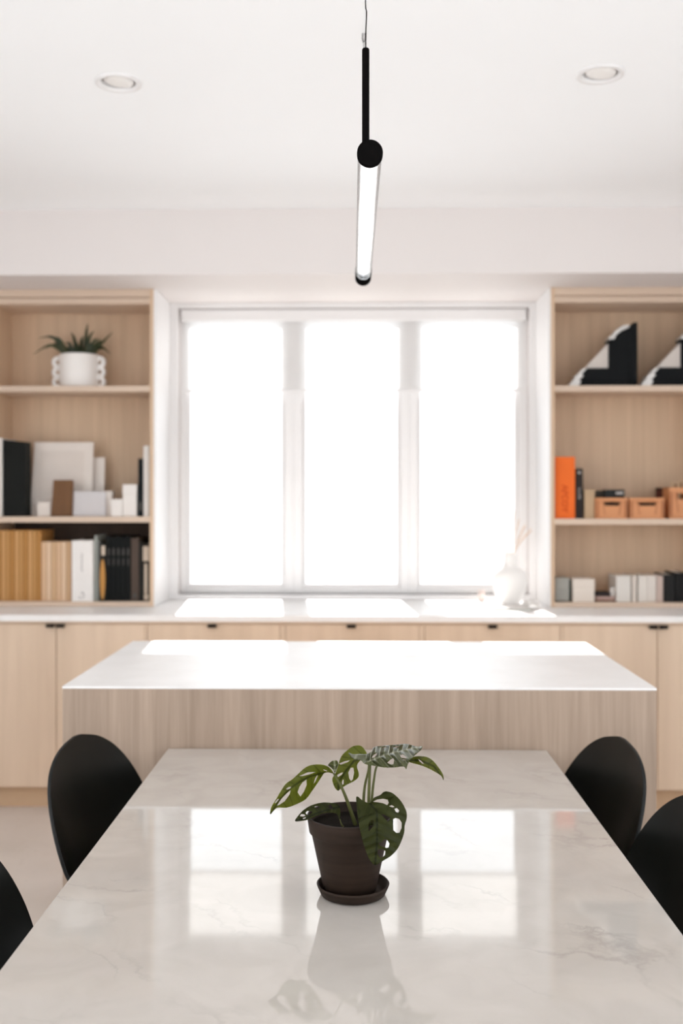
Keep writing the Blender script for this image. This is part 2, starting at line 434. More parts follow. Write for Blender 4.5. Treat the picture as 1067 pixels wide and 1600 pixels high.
# ---------------------------------------------------------------- bookshelves
Z1, Z2, Z3 = ZZ(602, YS), ZZ(807.5, YS), ZC + .024
YBK = 5.45
def bookshelf(xi0, xi1, lab, z1, z2, niche):
    """xi0, xi1 inner faces; niche = +1 when the painted cheek is on the right"""
    tp = .018
    t = empty('bookshelf', ((xi0 + xi1) / 2, YS, ZC), lab, 'bookshelf', 'built-in oak bookshelves beside the window')
    top = ZSOF - .001; zi = ZZ(473.5, YS)
    for a in (xi0 - tp, xi1):
        p = obj('side_panel', B((a, a + tp, YS, YBK + .012, ZC + .001, top)), M_shelf, t, bevel=0.001)
    obj('back_panel', B((xi0, xi1, YBK, YBK + .012, ZC + .001, top)), M_shelf, t)
    obj('bottom_panel', B((xi0, xi1, YS + .001, YBK, ZC + .001, Z3)), M_shelfh, t, bevel=0.001)
    obj('top_panel', B((xi0, xi1, YS + .001, YBK, zi, zi + .027)), M_shelfh, t, bevel=0.001)
    obj('header', B((xi0, xi1, YS + .003, YS + .025, zi + .036, top)), M_shelfh, t, bevel=0.001)
    obj('groove_strip', B((xi0, xi1, YS + .014, YS + .025, zi + .0272, zi + .0358)), M_shelfh, t, bevel=0.001)
    for z in (z1, z2):
        obj('shelf', B((xi0, xi1, YS + .002, YBK, z - .029, z)), M_shelfh, t, bevel=0.0015)
    x = xi1 + tp if niche > 0 else xi0 - tp - .012
    q = obj('painted_end_panel', B((x, x + .012, YS + .004, YW - .001, ZC + .001, top)), M_trim, t)
    q['label'] = 'white painted end panel'
LX1 = XX(234, YS); LX0 = XX(19, YBK)
RX0 = XX(866.5, YS); RX1 = RX0 + (LX1 - LX0)
bookshelf(LX0, LX1, 'tall oak bookshelf left of the window with fern pot and dark books', Z1, Z2, 1)
RZ1, RZ2 = ZZ(603, YS), ZZ(810.5, YS)
bookshelf(RX0, RX1, 'tall oak bookshelf right of the window with orange binder and crates', RZ1, RZ2, -1)

# ---------------------------------------------------------------- island
YI0, YI1 = 3.0, 3.94
IX0, IX1 = XX(97.7, YI0), XX(1025.5, YI0)
t = empty('kitchen_island', ((IX0 + IX1) / 2, (YI0 + YI1) / 2, 0), 'oak island with white stone top between table and window counter', 'kitchen island')
obj('countertop', B((IX0 - .001, IX1 + .001, YI0 - .001, YI1 + .001, ZC - .007, ZC)), M_top, t, bevel=0.001)
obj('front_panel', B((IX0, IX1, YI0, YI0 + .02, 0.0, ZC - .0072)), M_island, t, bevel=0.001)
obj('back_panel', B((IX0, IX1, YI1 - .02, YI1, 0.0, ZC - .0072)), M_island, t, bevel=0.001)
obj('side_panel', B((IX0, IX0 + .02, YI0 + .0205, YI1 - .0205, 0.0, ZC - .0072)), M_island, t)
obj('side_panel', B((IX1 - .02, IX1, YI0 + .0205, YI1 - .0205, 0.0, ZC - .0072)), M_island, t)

# ---------------------------------------------------------------- table
TX0, TX1 = XX(262.5, 2.99), XX(854.5, 2.99); ZT = 0.74; TY0, TY1 = 0.95, 2.992
t = empty('dining_table', ((TX0 + TX1) / 2, (TY0 + TY1) / 2, 0), 'long table with polished pale marble top standing against the island', 'table')
obj('tabletop', B((TX0, TX1, TY0, TY1, ZT - .02, ZT)), M_table, t, bevel=0.0015)
for y in (TY0 + .25, TY1 - .3):
    obj('leg', B((-.17, .15, y - .03, y + .03, 0.0, ZT - .021)), M_island, t, bevel=0.002)
obj('apron', B((-.06, .04, TY0 + .2805, TY1 - .3305, ZT - .12, ZT - .021)), M_island, t)

# ---------------------------------------------------------------- chairs
def shell_mesh():
    bm = bmesh.new()
    # centre-line profile (x forward, z up): seat front -> back top
    prof = spline([(.235, 0, .425), (.20, 0, .448), (.08, 0, .446), (-.06, 0, .438), (-.155, 0, .452), (-.205, 0, .51), (-.228, 0, .60), (-.248, 0, .69), (-.264, 0, .77), (-.274, 0, .838)], 6)
    n = len(prof); U = 25
    rows = []
    for i, p in enumerate(prof):
        s = i / (n - 1)
        z = p.z
        if s < 0.5:
            w = .195 + .033 * math.sin(s / .5 * PI / 2)
            if s < .08: w -= .05 * (1 - s / .08) ** 2
        else:
            w = .216 + .008 * min(1, (s - .5) / .2)
            q = max(0, (s - .60) / .40)
            w *= max(0.0, 1 - q ** 2.35) ** 0.55
            w = max(w, .012)
        # wrap forward / lift of the edges
        tv = max(0, min(1, (s - .30) / .18)); back = tv * tv * (3 - 2 * tv)
        lift = .035 * (1 - back) + .08 * math.exp(-((s - .42) / .12) ** 2)
        fwd = back * (.070 - .045 * max(0, (s - .55) / .45)) + .03 * math.exp(-((s - .45) / .1) ** 2)
        row = []
        for k in range(U):
            u = -1 + 2 * k / (U - 1)
            uu = math.sin(u * PI / 2) * .35 + u * .65
            e = abs(uu) * w / .235
            row.append(bm.verts.new((p.x + fwd * e ** 2.2, w * uu, z + lift * e ** 2.4)))
        rows.append(row)
    for a, b_ in zip(rows, rows[1:]):
        for k in range(U - 1): bm.faces.new((a[k], a[k + 1], b_[k + 1], b_[k]))
    return bm
def make_chair(name, lab):
    t = empty(name, (0, 0, 0), lab, 'chair', 'black shell chairs at the marble table')
    s = obj('seat_shell', shell_mesh(), M_chair, t, smooth=True, solid=0.009)
    sb = s.modifiers.new('smooth', 'SUBSURF'); sb.levels = 2; sb.render_levels = 2
    s.modifiers.move(1, 0)
    bv = s.modifiers.new('round', 'BEVEL'); bv.width = 0.0028; bv.segments = 2; bv.angle_limit = 0.9
    obj('seat_frame', B((-.13, .13, -.13, -.11, .40, .418), (-.13, .13, .11, .13, .40, .418), (-.13, -.11, -.11, .11, .40, .418), (.11, .13, -.11, .11, .40, .418)), M_black, t)
    for sx in (-1, 1):
        for sy in (-1, 1):
            obj('leg', tube(bmesh.new(), [(sx * .115, sy * .115, .417), (sx * .20, sy * .195, 0.0)], [.013, .009], 14), M_black, t, smooth=True)
    return t
ch = make_chair('shell_chair', 'black shell chair on the left side of the table, nearest the island')
def seat_at(c, bx, by, deg):
    """put the chair so that the top of its back stands at (bx, by), facing deg"""
    a = math.radians(deg)
    c.location = (bx + .270 * math.cos(a), by + .270 * math.sin(a), 0); c.rotation_euler = (0, 0, a)
seat_at(ch, -.755, 2.735, -18)
for bx, by, dg, lab in ((.692, 2.735, 195, 'black shell chair on the right side of the table, nearest the island'),
                     (-.825, 1.925, -12, 'black shell chair cut off by the left edge of the picture'),
                     (.75, 2.20, 194, 'black shell chair cut off by the right edge of the picture')):
    c = copy_tree(ch); seat_at(c, bx, by, dg); c['label'] = lab

# ---------------------------------------------------------------- pendant
A0, A1 = P(578, 238, 1.875), P(567.3, 434.5, 3.07)
ax = (A1 - A0).normalized()
t = empty('tube_pendant', tuple(A0), 'glowing glass tube pendant with black end caps hung above the table', 'pendant light')
R0 = .0238
obj('end_cap', tube(bmesh.new(), [A0, A0 + ax * .001, A0 + ax * .018, A0 + ax * .019], [R0 - .001, R0, R0, R0 - .001], 48), M_coat, t, smooth=False)
obj('end_cap', tube(bmesh.new(), [A1 - ax * .085, A1 - ax * .084, A1 - ax * .001, A1], [R0 - .001, R0, R0, R0 - .001], 48), M_coat, t)
def glow_mat():
    m, N, L, b = nm('lit diffuser tube')
    b.inputs['Base Color'].default_value = (0.9, 0.9, 0.9, 1); b.inputs['Emission Color'].default_value = (1, 0.98, 0.97, 1)
    b.inputs['Emission Strength'].default_value = 1.6; b.inputs['Roughness'].default_value = 0.4
    return m
def acryl_mat():
    m, N, L, b = nm('clear acrylic tube'); N.remove(b)
    out = N['Material Output']; tr = N.new('ShaderNodeBsdfTransparent'); tr.inputs[0].default_value = (0.96, 0.94, 0.93, 1)
    gl = N.new('ShaderNodeBsdfGlossy'); gl.inputs['Roughness'].default_value = 0.12
    lw = N.new('ShaderNodeFresnel'); lw.inputs['IOR'].default_value = 1.45
    mx = N.new('ShaderNodeMixShader'); L.new(lw.outputs[0], mx.inputs[0]); L.new(tr.outputs[0], mx.inputs[1]); L.new(gl.outputs[0], mx.inputs[2])
    L.new(mx.outputs[0], out.inputs['Surface']); return m
obj('diffuser', tube(bmesh.new(), [A0 + ax * .0195, A1 - ax * .125], .0140, 32), glow_mat(), t, smooth=True)
bm = bmesh.new(); tube(bm, [A0 + ax * .0192, A1 - ax * .0855], .0225, 48, cap=False)
obj('glass_tube', bm, acryl_mat(), t, smooth=True)
obj('ring', tube(bmesh.new(), [A1 - ax * .125, A1 - ax * .121], [.0236, .0236], 48, cap=False), M_coat, t, solid=.0008)
r0 = P(571.3, 222, 1.905); r0.z = A0.z + R0 - .004
rt = P(571.3, 76, 1.905)
rod = obj('rod', tube(bmesh.new(), [r0, rt - Vector((0, 0, .002)), rt], [.0068, .0068, .0055], 24), M_coat, t)
e0 = P(569.5, 420, 3.03); e0.z = A1.z + R0 - .004; e1 = e0.copy(); e1.z = rt.z
obj('rod', tube(bmesh.new(), [e0, e1], .0068, 24), M_coat, t)
z_ = Vector((0, 0, 1))
pts = [rt - z_ * .001, P(571.5, 50, 1.905), P(572.6, 20, 1.906), P(571.0, 5, 1.905), P(572, -60, 1.905), P(571, -180, 1.905)]
top = P(571.5, -200, 1.905); top.z = CEIL
obj('cord', tube(bmesh.new(), spline(pts + [top]), .0011, 8), M_coat, t, smooth=True)
hk = P(568.5, 66, 3.0)
obj('cord', tube(bmesh.new(), [e1 - z_ * .001, Vector((e1.x, e1.y, 2.6)), hk + z_ * .004], .0010, 8), M_coat, t, smooth=True)
hz = P(568, 45, 3.0)
obj('ceiling_hook', tube(bmesh.new(), spline([Vector((hk.x - .003, hk.y, CEIL)), Vector((hk.x - .004, hk.y, hk.z + .012)), hk + Vector((-.001, 0, 0)), Vector((hk.x + .003, hk.y, hk.z + .008)), Vector((hk.x + .004, hk.y, CEIL))]), .0016, 8), M_coat, t, smooth=True)
obj('ceiling_rose', tube(bmesh.new(), [Vector((top.x, top.y, CEIL - .02)), Vector((top.x, top.y, CEIL))], .04, 32), M_coat, t)

# ---------------------------------------------------------------- potted plant on the table
def pot_mat():
    m, N, L, b = nm('dark fired clay')
    tc = N.new('ShaderNodeTexCoord'); mp = N.new('ShaderNodeMapping'); mp.inputs['Scale'].default_value = (3, 3, 60)
    L.new(tc.outputs['Object'], mp.inputs['Vector'])
    n1 = N.new('ShaderNodeTexNoise'); n1.inputs['Scale'].default_value = 1.5; n1.inputs['Detail'].default_value = 5
    L.new(mp.outputs['Vector'], n1.inputs['Vector'])
    cr = N.new('ShaderNodeValToRGB'); cr.color_ramp.elements[0].position = .3; cr.color_ramp.elements[1].position = .75
    cr.color_ramp.elements[0].color = (0.020, 0.012, 0.008, 1); cr.color_ramp.elements[1].color = (0.040, 0.025, 0.018, 1)
    L.new(n1.outputs['Fac'], cr.inputs['Fac']); L.new(cr.outputs['Color'], b.inputs['Base Color'])
    bp = N.new('ShaderNodeBump'); bp.inputs['Strength'].default_value = 0.15; bp.inputs['Distance'].default_value = .001
    L.new(n1.outputs['Fac'], bp.inputs['Height']); L.new(bp.outputs['Normal'], b.inputs['Normal'])
    b.inputs['Roughness'].default_value = 0.6; b.inputs['Specular IOR Level'].default_value = 0.18
    return m
M_clay = pot_mat()
M_soil = plain('potting soil', (0.012, 0.009, 0.007, 1), 0.95, 0.1, var=0.5, scale=150, bump=0.6)
YP = 1.905
pc = Vector((XX(546.5, YP), YP, ZT)); sc_ = Vector((XX(551.5, YP), YP, ZT))
t = empty('plant_saucer', tuple(sc_), 'round dark clay saucer under the flowerpot on the marble table', 'saucer')
del t
o = obj('plant_saucer', lathe([(0, .0), (.052, .0), (.060, .003), (.0665, .017), (.0675, .0205), (.066, .022), (.0635, .0205), (.058, .008), (.054, .0055), (0, .0055)], sc_, 96), M_clay, loc=sc_, smooth=True)
tag(o, 'round dark clay saucer under the flowerpot on the marble table', 'saucer')
bpy.data.objects.remove(bpy.data.objects['plant_saucer']) if bpy.data.objects['plant_saucer'].type == 'EMPTY' else None
o.name = 'plant_saucer'
pt = empty('potted_plant', (pc.x, pc.y, ZT + .006), 'small potted plant with hole-riddled green leaves in dark clay pot on table', 'plant')
zt = .148
obj('pot', lathe([(0, .006), (.046, .006), (.0485, .009), (.0715, zt - .033), (.0735, zt - .032), (.0755, zt - .03), (.0795, zt - .004), (.0797, zt - .0015), (.079, zt), (.0765, zt), (.0755, zt - .002), (.068, zt - .04), (0, zt - .045)], pc, 96), M_clay, pt, smooth=True)
bm = bmesh.new()
rng = random.Random(3)
pr = [(0, zt - .017)] + [(.0715 * k / 8, zt - .018 + rng.uniform(-.0015, .0015)) for k in range(1, 9)]
obj('soil', lathe(pr, pc, 48), M_soil, pt, smooth=True)

def leaf_mat(name, c_lo, c_hi, vein, trans_col, trans, rough):
    m, N, L, b = nm(name); out = N['Material Output']
    uv = N.new('ShaderNodeUVMap'); uv.uv_map = 'vein'
    sp = N.new('ShaderNodeSeparateXYZ'); L.new(uv.outputs['UV'], sp.inputs[0])
    ab = N.new('ShaderNodeMath'); ab.operation = 'ABSOLUTE'; L.new(sp.outputs['Y'], ab.inputs[0])
    mu = N.new('ShaderNodeMath'); mu.operation = 'MULTIPLY'; mu.inputs[1].default_value = 0.55; L.new(ab.outputs[0], mu.inputs[0])
    sb = N.new('ShaderNodeMath'); sb.operation = 'SUBTRACT'; L.new(sp.outputs['X'], sb.inputs[0]); L.new(mu.outputs[0], sb.inputs[1])
    fq = N.new('ShaderNodeMath'); fq.operation = 'MULTIPLY'; fq.inputs[1].default_value = 0.42; L.new(sb.outputs[0], fq.inputs[0])
    sn = N.new('ShaderNodeMath'); sn.operation = 'SINE'; L.new(fq.outputs[0], sn.inputs[0])
    r1 = N.new('ShaderNodeMapRange'); r1.inputs['From Min'].default_value = .82; r1.inputs['From Max'].default_value = 1.0; L.new(sn.outputs[0], r1.inputs['Value'])
    r2 = N.new('ShaderNodeMapRange'); r2.inputs['From Min'].default_value = 2.2; r2.inputs['From Max'].default_value = .8; L.new(ab.outputs[0], r2.inputs['Value'])
    mxx = N.new('ShaderNodeMath'); mxx.operation = 'MAXIMUM'
    h = N.new('ShaderNodeMath'); h.operation = 'MULTIPLY'; h.inputs[1].default_value = .55; L.new(r1.outputs[0], h.inputs[0])
    L.new(h.outputs[0], mxx.inputs[0]); L.new(r2.outputs[0], mxx.inputs[1])
    tc = N.new('ShaderNodeTexCoord'); no = N.new('ShaderNodeTexNoise'); no.inputs['Scale'].default_value = 60; no.inputs['Detail'].default_value = 4
    L.new(tc.outputs['Object'], no.inputs['Vector'])
    c1 = N.new('ShaderNodeMix'); c1.data_type = 'RGBA'; c1.inputs['A'].default_value = c_lo; c1.inputs['B'].default_value = c_hi
    L.new(no.outputs['Fac'], c1.inputs['Factor'])
    c2 = N.new('ShaderNodeMix'); c2.data_type = 'RGBA'; c2.inputs['B'].default_value = vein
    L.new(mxx.outputs[0], c2.inputs['Factor']); L.new(c1.outputs['Result'], c2.inputs['A']); L.new(c2.outputs['Result'], b.inputs['Base Color'])
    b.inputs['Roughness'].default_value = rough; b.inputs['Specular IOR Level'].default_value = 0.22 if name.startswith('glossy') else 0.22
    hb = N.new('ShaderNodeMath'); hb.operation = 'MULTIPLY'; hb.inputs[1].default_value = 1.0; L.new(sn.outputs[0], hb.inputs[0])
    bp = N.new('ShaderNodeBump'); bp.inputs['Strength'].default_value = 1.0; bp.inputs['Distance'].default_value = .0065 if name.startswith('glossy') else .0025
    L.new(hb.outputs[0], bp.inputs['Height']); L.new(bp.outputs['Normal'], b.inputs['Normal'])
    tl = N.new('ShaderNodeBsdfTranslucent')
    c3 = N.new('ShaderNodeMix'); c3.data_type = 'RGBA'; c3.inputs['A'].default_value = trans_col; c3.inputs['B'].default_value = tuple(x * .5 for x in trans_col[:3]) + (1,)
    L.new(mxx.outputs[0], c3.inputs['Factor']); L.new(c3.outputs['Result'], tl.inputs[0])
    mx = N.new('ShaderNodeMixShader'); mx.inputs[0].default_value = trans
    L.new(b.outputs[0], mx.inputs[1]); L.new(tl.outputs[0], mx.inputs[2]); L.new(mx.outputs[0], out.inputs['Surface'])
    return m
M_young = leaf_mat('young leaf', (0.085, 0.10, 0.017, 1), (0.16, 0.175, 0.032, 1), (0.05, 0.055, 0.01, 1), (0.46, 0.50, 0.07, 1), 0.5, 0.5)
M_old_shaded = leaf_mat('shaded mature leaf', (0.026, 0.032, 0.006, 1), (0.050, 0.056, 0.010, 1), (0.018, 0.022, 0.005, 1), (0.12, 0.13, 0.015, 1), 0.3, 0.55)  # front leaf's shade is put into this darker mature green
M_shine = leaf_mat('glossy leaf top', (0.055, 0.068, 0.018, 1), (0.13, 0.145, 0.045, 1), (0.34, 0.35, 0.22, 1), (0.20, 0.25, 0.06, 1), 0.25, 0.3)  # pale veins put the upper face's light streaks into the colour
M_stem = plain('green petiole', (0.085, 0.09, 0.025, 1), 0.45, 0.25, var=.25, scale=30)

def smooth_poly(pts, n=4):
    c = [Vector(p) for p in pts]; N_ = len(c); out = []
    for i in range(N_):
        a, b_, d, e = c[i - 1], c[i], c[(i + 1) % N_], c[(i + 2) % N_]
        for k in range(n):
            s = k / n
            q = 0.5 * ((2 * b_) + (-a + d) * s + (2 * a - 5 * b_ + 4 * d - e) * s * s + (-a + 3 * b_ - 3 * d + e) * s ** 3)
            out.append((q.x, q.y))
    return out
def ell(cx, cy, a, b_, rot, n=16):
    r = math.radians(rot)
    return [(cx + a * math.cos(2 * PI * k / n) * math.cos(r) - b_ * math.sin(2 * PI * k / n) * math.sin(r),
             cy + a * math.cos(2 * PI * k / n) * math.sin(r) + b_ * math.sin(2 * PI * k / n) * math.cos(r)) for k in range(n)]
def leaf(outline, holes, depth, midrib, mat, sharp=False, thick=.0006, ripple=.0):
    """outline, holes, midrib in photo pixels; depth: list of (px, py, Y) that the blade passes through"""
    out = smooth_poly(outline, 2 if sharp else 3)
    xs = [p[0] for p in out]; ys = [p[1] for p in out]
    ext = []; st = 2.2
    y = min(ys)
    row = 0
    while y < max(ys):
        x = min(xs) + (st / 2 if row % 2 else 0)
        while x < max(xs):
            if inpoly(x, y, out) and not any(inpoly(x, y, h) for h in holes): ext.append((x, y))
            x += st
        y += st * .87; row += 1
    v, f = tri_holes(out, holes, ext)
    D = np.array(depth, float); n = len(D)
    def ph(r): return np.where(r > 1e-9, r * r * np.log(np.maximum(r, 1e-9)), 0)
    K = ph(np.hypot(D[:, None, 0] - D[None, :, 0], D[:, None, 1] - D[None, :, 1])) + np.eye(n) * 30
    Q = np.c_[np.ones(n), D[:, :2]]
    sol = np.linalg.solve(np.block([[K, Q], [Q.T, np.zeros((3, 3))]]), np.r_[D[:, 2], 0, 0, 0])
    V = np.array([(a[0], a[1]) for a in v])
    dz = ph(np.hypot(V[:, None, 0] - D[None, :, 0], V[:, None, 1] - D[None, :, 1])) @ sol[:n] + np.c_[np.ones(len(V)), V] @ sol[n:]
    # vein coordinates
    mr = [Vector(p) for p in midrib]; seg = []
    acc = 0
    for a, b_ in zip(mr, mr[1:]): seg.append((a, b_, acc)); acc += (b_ - a).length
    tv = []
    for a in V:
        q = Vector(a); best = None
        for s0, s1, ac in seg:
            d = s1 - s0; tt = max(0, min(1, (q - s0).dot(d) / d.length_squared)); c = s0 + d * tt; dist = (q - c).length
            sg = 1 if d.x * (q - s0).y - d.y * (q - s0).x > 0 else -1
            if best is None or dist < best[0]: best = (dist, ac + tt * d.length, sg)
        tv.append((best[1], best[0] * best[2]))
    bm = bmesh.new(); uvl = bm.loops.layers.uv.new('vein')
    vs = []
    for k, a in enumerate(V):
        d = dz[k] + ripple * math.sin((tv[k][0] - .55 * abs(tv[k][1])) * .42) * min(1, abs(tv[k][1]) / 5)
        vs.append(bm.verts.new(P(a[0], a[1], d)))
    for tr_ in f:
        fc = bm.faces.new([vs[i] for i in tr_])
        for lp, i in zip(fc.loops, tr_): lp[uvl].uv = tv[i]
    return obj('leaf', bm, mat, pt, smooth=True, solid=thick)
def Z5(u, v): return (400 + .3 * u, 1140 + .3 * v)
def ZA(u, v): return (400 + .15 * u, 1150 + .15 * v)          # zoom 400..560 x 1150..1300
def ZF(u, v): return (530 + .1594 * u, 1150 + .1594 * v)      # zoom 530..700 x 1150..1360
def M_(fn, pts): return [fn(*p) for p in pts]
def ellz(fn, cx, cy, a, b_, rot, k): c = fn(cx, cy); return ell(c[0], c[1], a * k, b_ * k, rot)

# A: big left leaf, folded along its midrib
leaf(M_(ZA, [(805, 388), (770, 335), (700, 300), (600, 298), (520, 325), (450, 385), (385, 445), (310, 500), (260, 570), (215, 650), (160, 740), (148, 815), (185, 775), (225, 745), (320, 745), (430, 705), (520, 655), (580, 575), (640, 490), (690, 415), (712, 385), (755, 378)]),
     [M_(ZA, [(450, 415), (540, 378), (625, 374), (560, 398), (480, 418)]),
      M_(ZA, [(313, 548), (340, 530), (368, 528), (355, 548), (322, 560)]),
      M_(ZA, [(215, 725), (262, 655), (320, 595), (362, 562), (350, 610), (300, 680), (240, 720)]),
      M_(ZA, [(432, 585), (450, 530), (485, 480), (525, 452), (528, 510), (500, 580), (462, 632)]),
      M_(ZA, [(598, 505), (615, 440), (642, 400), (640, 425), (620, 470)]),
      M_(ZA, [(700, 345), (745, 362), (735, 368), (705, 358)]),
      M_(ZA, [(195, 690), (225, 655), (240, 660), (215, 690), (200, 705)])],
     [(521, 1208, 1.900), (478, 1211, 1.885), (450, 1230, 1.870), (435, 1250, 1.855), (423, 1271, 1.845), (490, 1195, 1.912), (462, 1208, 1.902), (447, 1225, 1.892),
      (470, 1252, 1.915), (487, 1237, 1.925), (500, 1215, 1.925), (440, 1260, 1.89)],
     M_(ZA, [(805, 388), (690, 385), (560, 420), (450, 480), (350, 550), (250, 660), (150, 810)]), M_young, ripple=.0012)
# B: back middle leaf
leaf(M_(ZA, [(1160, 215), (1130, 140), (1080, 100), (1010, 108), (950, 150), (890, 210), (860, 290), (830, 380), (795, 440), (800, 490), (825, 545), (855, 570), (880, 550), (950, 505), (1020, 470), (1065, 430), (1068, 380), (1050, 310), (1090, 250)]),
     [M_(ZA, [(865, 285), (920, 262), (985, 250), (950, 275), (880, 300)]),
      M_(ZA, [(845, 405), (880, 385), (908, 378), (890, 405), (850, 430)]),
      M_(ZA, [(960, 380), (985, 330), (1015, 330), (1022, 380), (1010, 450), (990, 470), (970, 440)]),
      M_(ZA, [(893, 480), (905, 450), (915, 460), (912, 500), (898, 510)])],
     [(574, 1178, 1.955), (560, 1166, 1.985), (535, 1180, 1.985), (540, 1200, 1.955), (522, 1222, 1.945), (528, 1235, 1.93), (556, 1215, 1.965), (560, 1190, 1.965)],
     M_(ZA, [(1160, 215), (1020, 260), (930, 370), (860, 480), (855, 565)]), M_young, ripple=.0012)
# D: right leaf behind the top leaf
leaf(M_(ZF, [(670, 240), (730, 205), (800, 198), (870, 212), (920, 245), (980, 320), (1018, 385), (1020, 432), (1000, 390), (930, 345), (850, 305), (780, 280), (720, 265)]),
     [M_(ZF, [(772, 222), (800, 240), (832, 272), (815, 275), (785, 248)])],
     [(640, 1187, 1.93), (655, 1182, 1.945), (676, 1190, 1.935), (692, 1217, 1.91), (668, 1201, 1.90), (652, 1194, 1.905)],
     M_(ZF, [(670, 240), (800, 240), (930, 300), (1020, 432)]), M_young, ripple=.001)
# C: big top leaf, lying almost level, upper face catching the window
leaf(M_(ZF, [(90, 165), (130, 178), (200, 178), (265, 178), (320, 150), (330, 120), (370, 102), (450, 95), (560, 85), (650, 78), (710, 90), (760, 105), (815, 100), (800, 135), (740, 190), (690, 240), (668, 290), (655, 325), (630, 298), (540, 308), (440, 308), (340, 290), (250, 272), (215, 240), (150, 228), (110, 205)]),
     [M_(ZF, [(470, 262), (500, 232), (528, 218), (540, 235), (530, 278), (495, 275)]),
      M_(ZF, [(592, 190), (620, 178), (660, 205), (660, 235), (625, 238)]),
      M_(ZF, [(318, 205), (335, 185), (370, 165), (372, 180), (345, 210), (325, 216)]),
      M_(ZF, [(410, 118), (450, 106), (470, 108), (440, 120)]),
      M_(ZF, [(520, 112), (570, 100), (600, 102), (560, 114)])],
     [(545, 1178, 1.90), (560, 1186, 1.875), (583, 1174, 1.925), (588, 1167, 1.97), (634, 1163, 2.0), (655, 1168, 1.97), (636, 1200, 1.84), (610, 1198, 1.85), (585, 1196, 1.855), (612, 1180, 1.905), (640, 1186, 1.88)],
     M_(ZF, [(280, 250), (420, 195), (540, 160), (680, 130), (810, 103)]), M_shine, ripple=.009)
# E: small dark leaf over the pot's left rim
leaf(M_(ZA, [(405, 885), (440, 830), (490, 775), (560, 730), (640, 703), (720, 692), (800, 700), (850, 710), (872, 740), (878, 800), (868, 865), (845, 815), (790, 798), (700, 805), (610, 840), (540, 870), (470, 885)]),
     [M_(ZA, [(455, 835), (470, 812), (500, 815), (515, 830), (490, 840)]), M_(ZA, [(515, 800), (530, 782), (570, 780), (590, 795), (560, 822), (530, 820)]),
      M_(ZA, [(608, 735), (640, 728), (675, 738), (650, 752), (625, 757)]), M_(ZA, [(752, 718), (778, 712), (800, 740), (790, 765), (758, 752)]),
      M_(ZA, [(485, 855), (520, 845), (515, 858), (492, 866)])],
     [(461, 1282, 1.868), (480, 1266, 1.88), (506, 1254, 1.90), (529, 1257, 1.90), (531, 1279, 1.865), (505, 1271, 1.868), (485, 1280, 1.86)],
     M_(ZA, [(870, 740), (750, 770), (620, 810), (500, 865), (405, 885)]), M_old_shaded, ripple=.001)
# F: large front leaf hanging over the rim
leaf(M_(ZF, [(165, 605), (185, 597), (215, 622), (260, 648), (305, 655), (340, 605), (400, 580), (430, 552), (465, 543), (520, 560), (580, 610), (625, 670), (655, 735), (662, 800), (640, 880), (635, 950), (600, 1050), (560, 1120), (500, 1180), (425, 1225), (350, 1265), (300, 1215), (265, 1140), (235, 1050), (210, 950), (190, 850), (175, 720)]),
     [M_(ZF, [(330, 645), (370, 622), (430, 614), (475, 625), (485, 655), (470, 678), (430, 660), (380, 650)]),
      M_(ZF, [(485, 688), (515, 676), (545, 695), (520, 700)]), M_(ZF, [(540, 715), (565, 705), (588, 730), (580, 752), (555, 745)]),
      M_(ZF, [(528, 815), (555, 803), (590, 815), (612, 850), (612, 900), (590, 948), (560, 950), (530, 925), (527, 870)]),
      M_(ZF, [(405, 765), (440, 770), (500, 800), (490, 830), (475, 840)]),
      M_(ZF, [(290, 850), (310, 825), (338, 825), (335, 880), (310, 910), (288, 938)]),
      M_(ZF, [(445, 1010), (475, 1025), (493, 1055), (485, 1090), (465, 1098), (400, 1075), (385, 1050), (415, 1040)]),
      M_(ZF, [(380, 1110), (430, 1108), (452, 1130), (448, 1165), (425, 1190), (395, 1190), (372, 1150)])],
     [(557, 1247, 1.845), (563, 1290, 1.803), (573, 1330, 1.800), (586, 1350, 1.797), (582, 1256, 1.850), (590, 1290, 1.808), (604, 1240, 1.865), (622, 1250, 1.86), (634, 1275, 1.845), (632, 1300, 1.83), (620, 1328, 1.815), (600, 1310, 1.802), (607, 1262, 1.835)],
     M_(ZF, [(300, 660), (370, 740), (370, 900), (370, 1050), (350, 1265)]), M_old_shaded, ripple=.0014)
# G: small curled new leaf at the top of the left stem
leaf(M_(ZA, [(750, 305), (780, 270), (815, 253), (845, 258), (855, 290), (840, 340), (820, 385), (800, 350), (775, 325)]), [],
     [(513, 1196, 1.905), (525, 1188, 1.90), (524, 1205, 1.893), (517, 1200, 1.888)], M_(ZA, [(815, 385), (820, 310), (815, 255)]), M_shine)
# H: fresh sprout
def petiole(pts, r0_, r1_):
    sp_ = spline([P(*p) for p in pts], 6); n = len(sp_)
    obj('petiole', tube(bmesh.new(), sp_, [r0_ + (r1_ - r0_) * k / (n - 1) for k in range(n)], 12), M_stem, pt, smooth=True)
petiole([(556, 1291, 1.90), (549, 1270, 1.90), (540, 1245, 1.90), (531, 1225, 1.90), (521, 1208, 1.90)], .0042, .0017)
petiole([(569, 1293, 1.89), (568, 1255, 1.905), (570, 1228, 1.92), (576, 1200, 1.94), (574, 1178, 1.955)], .0034, .0016)
petiole([(576, 1293, 1.88), (576, 1255, 1.885), (577, 1220, 1.885), (578, 1196, 1.885), (578, 1188, 1.885)], .0036, .0020)
petiole([(580, 1293, 1.895), (581, 1250, 1.90), (584, 1220, 1.905), (590, 1195, 1.91), (610, 1184, 1.93), (640, 1187, 1.93)], .0030, .0012)
petiole([(574, 1293, 1.87), (572, 1268, 1.868), (574, 1256, 1.862), (586, 1258, 1.852), (607, 1262, 1.838)], .0030, .0018)
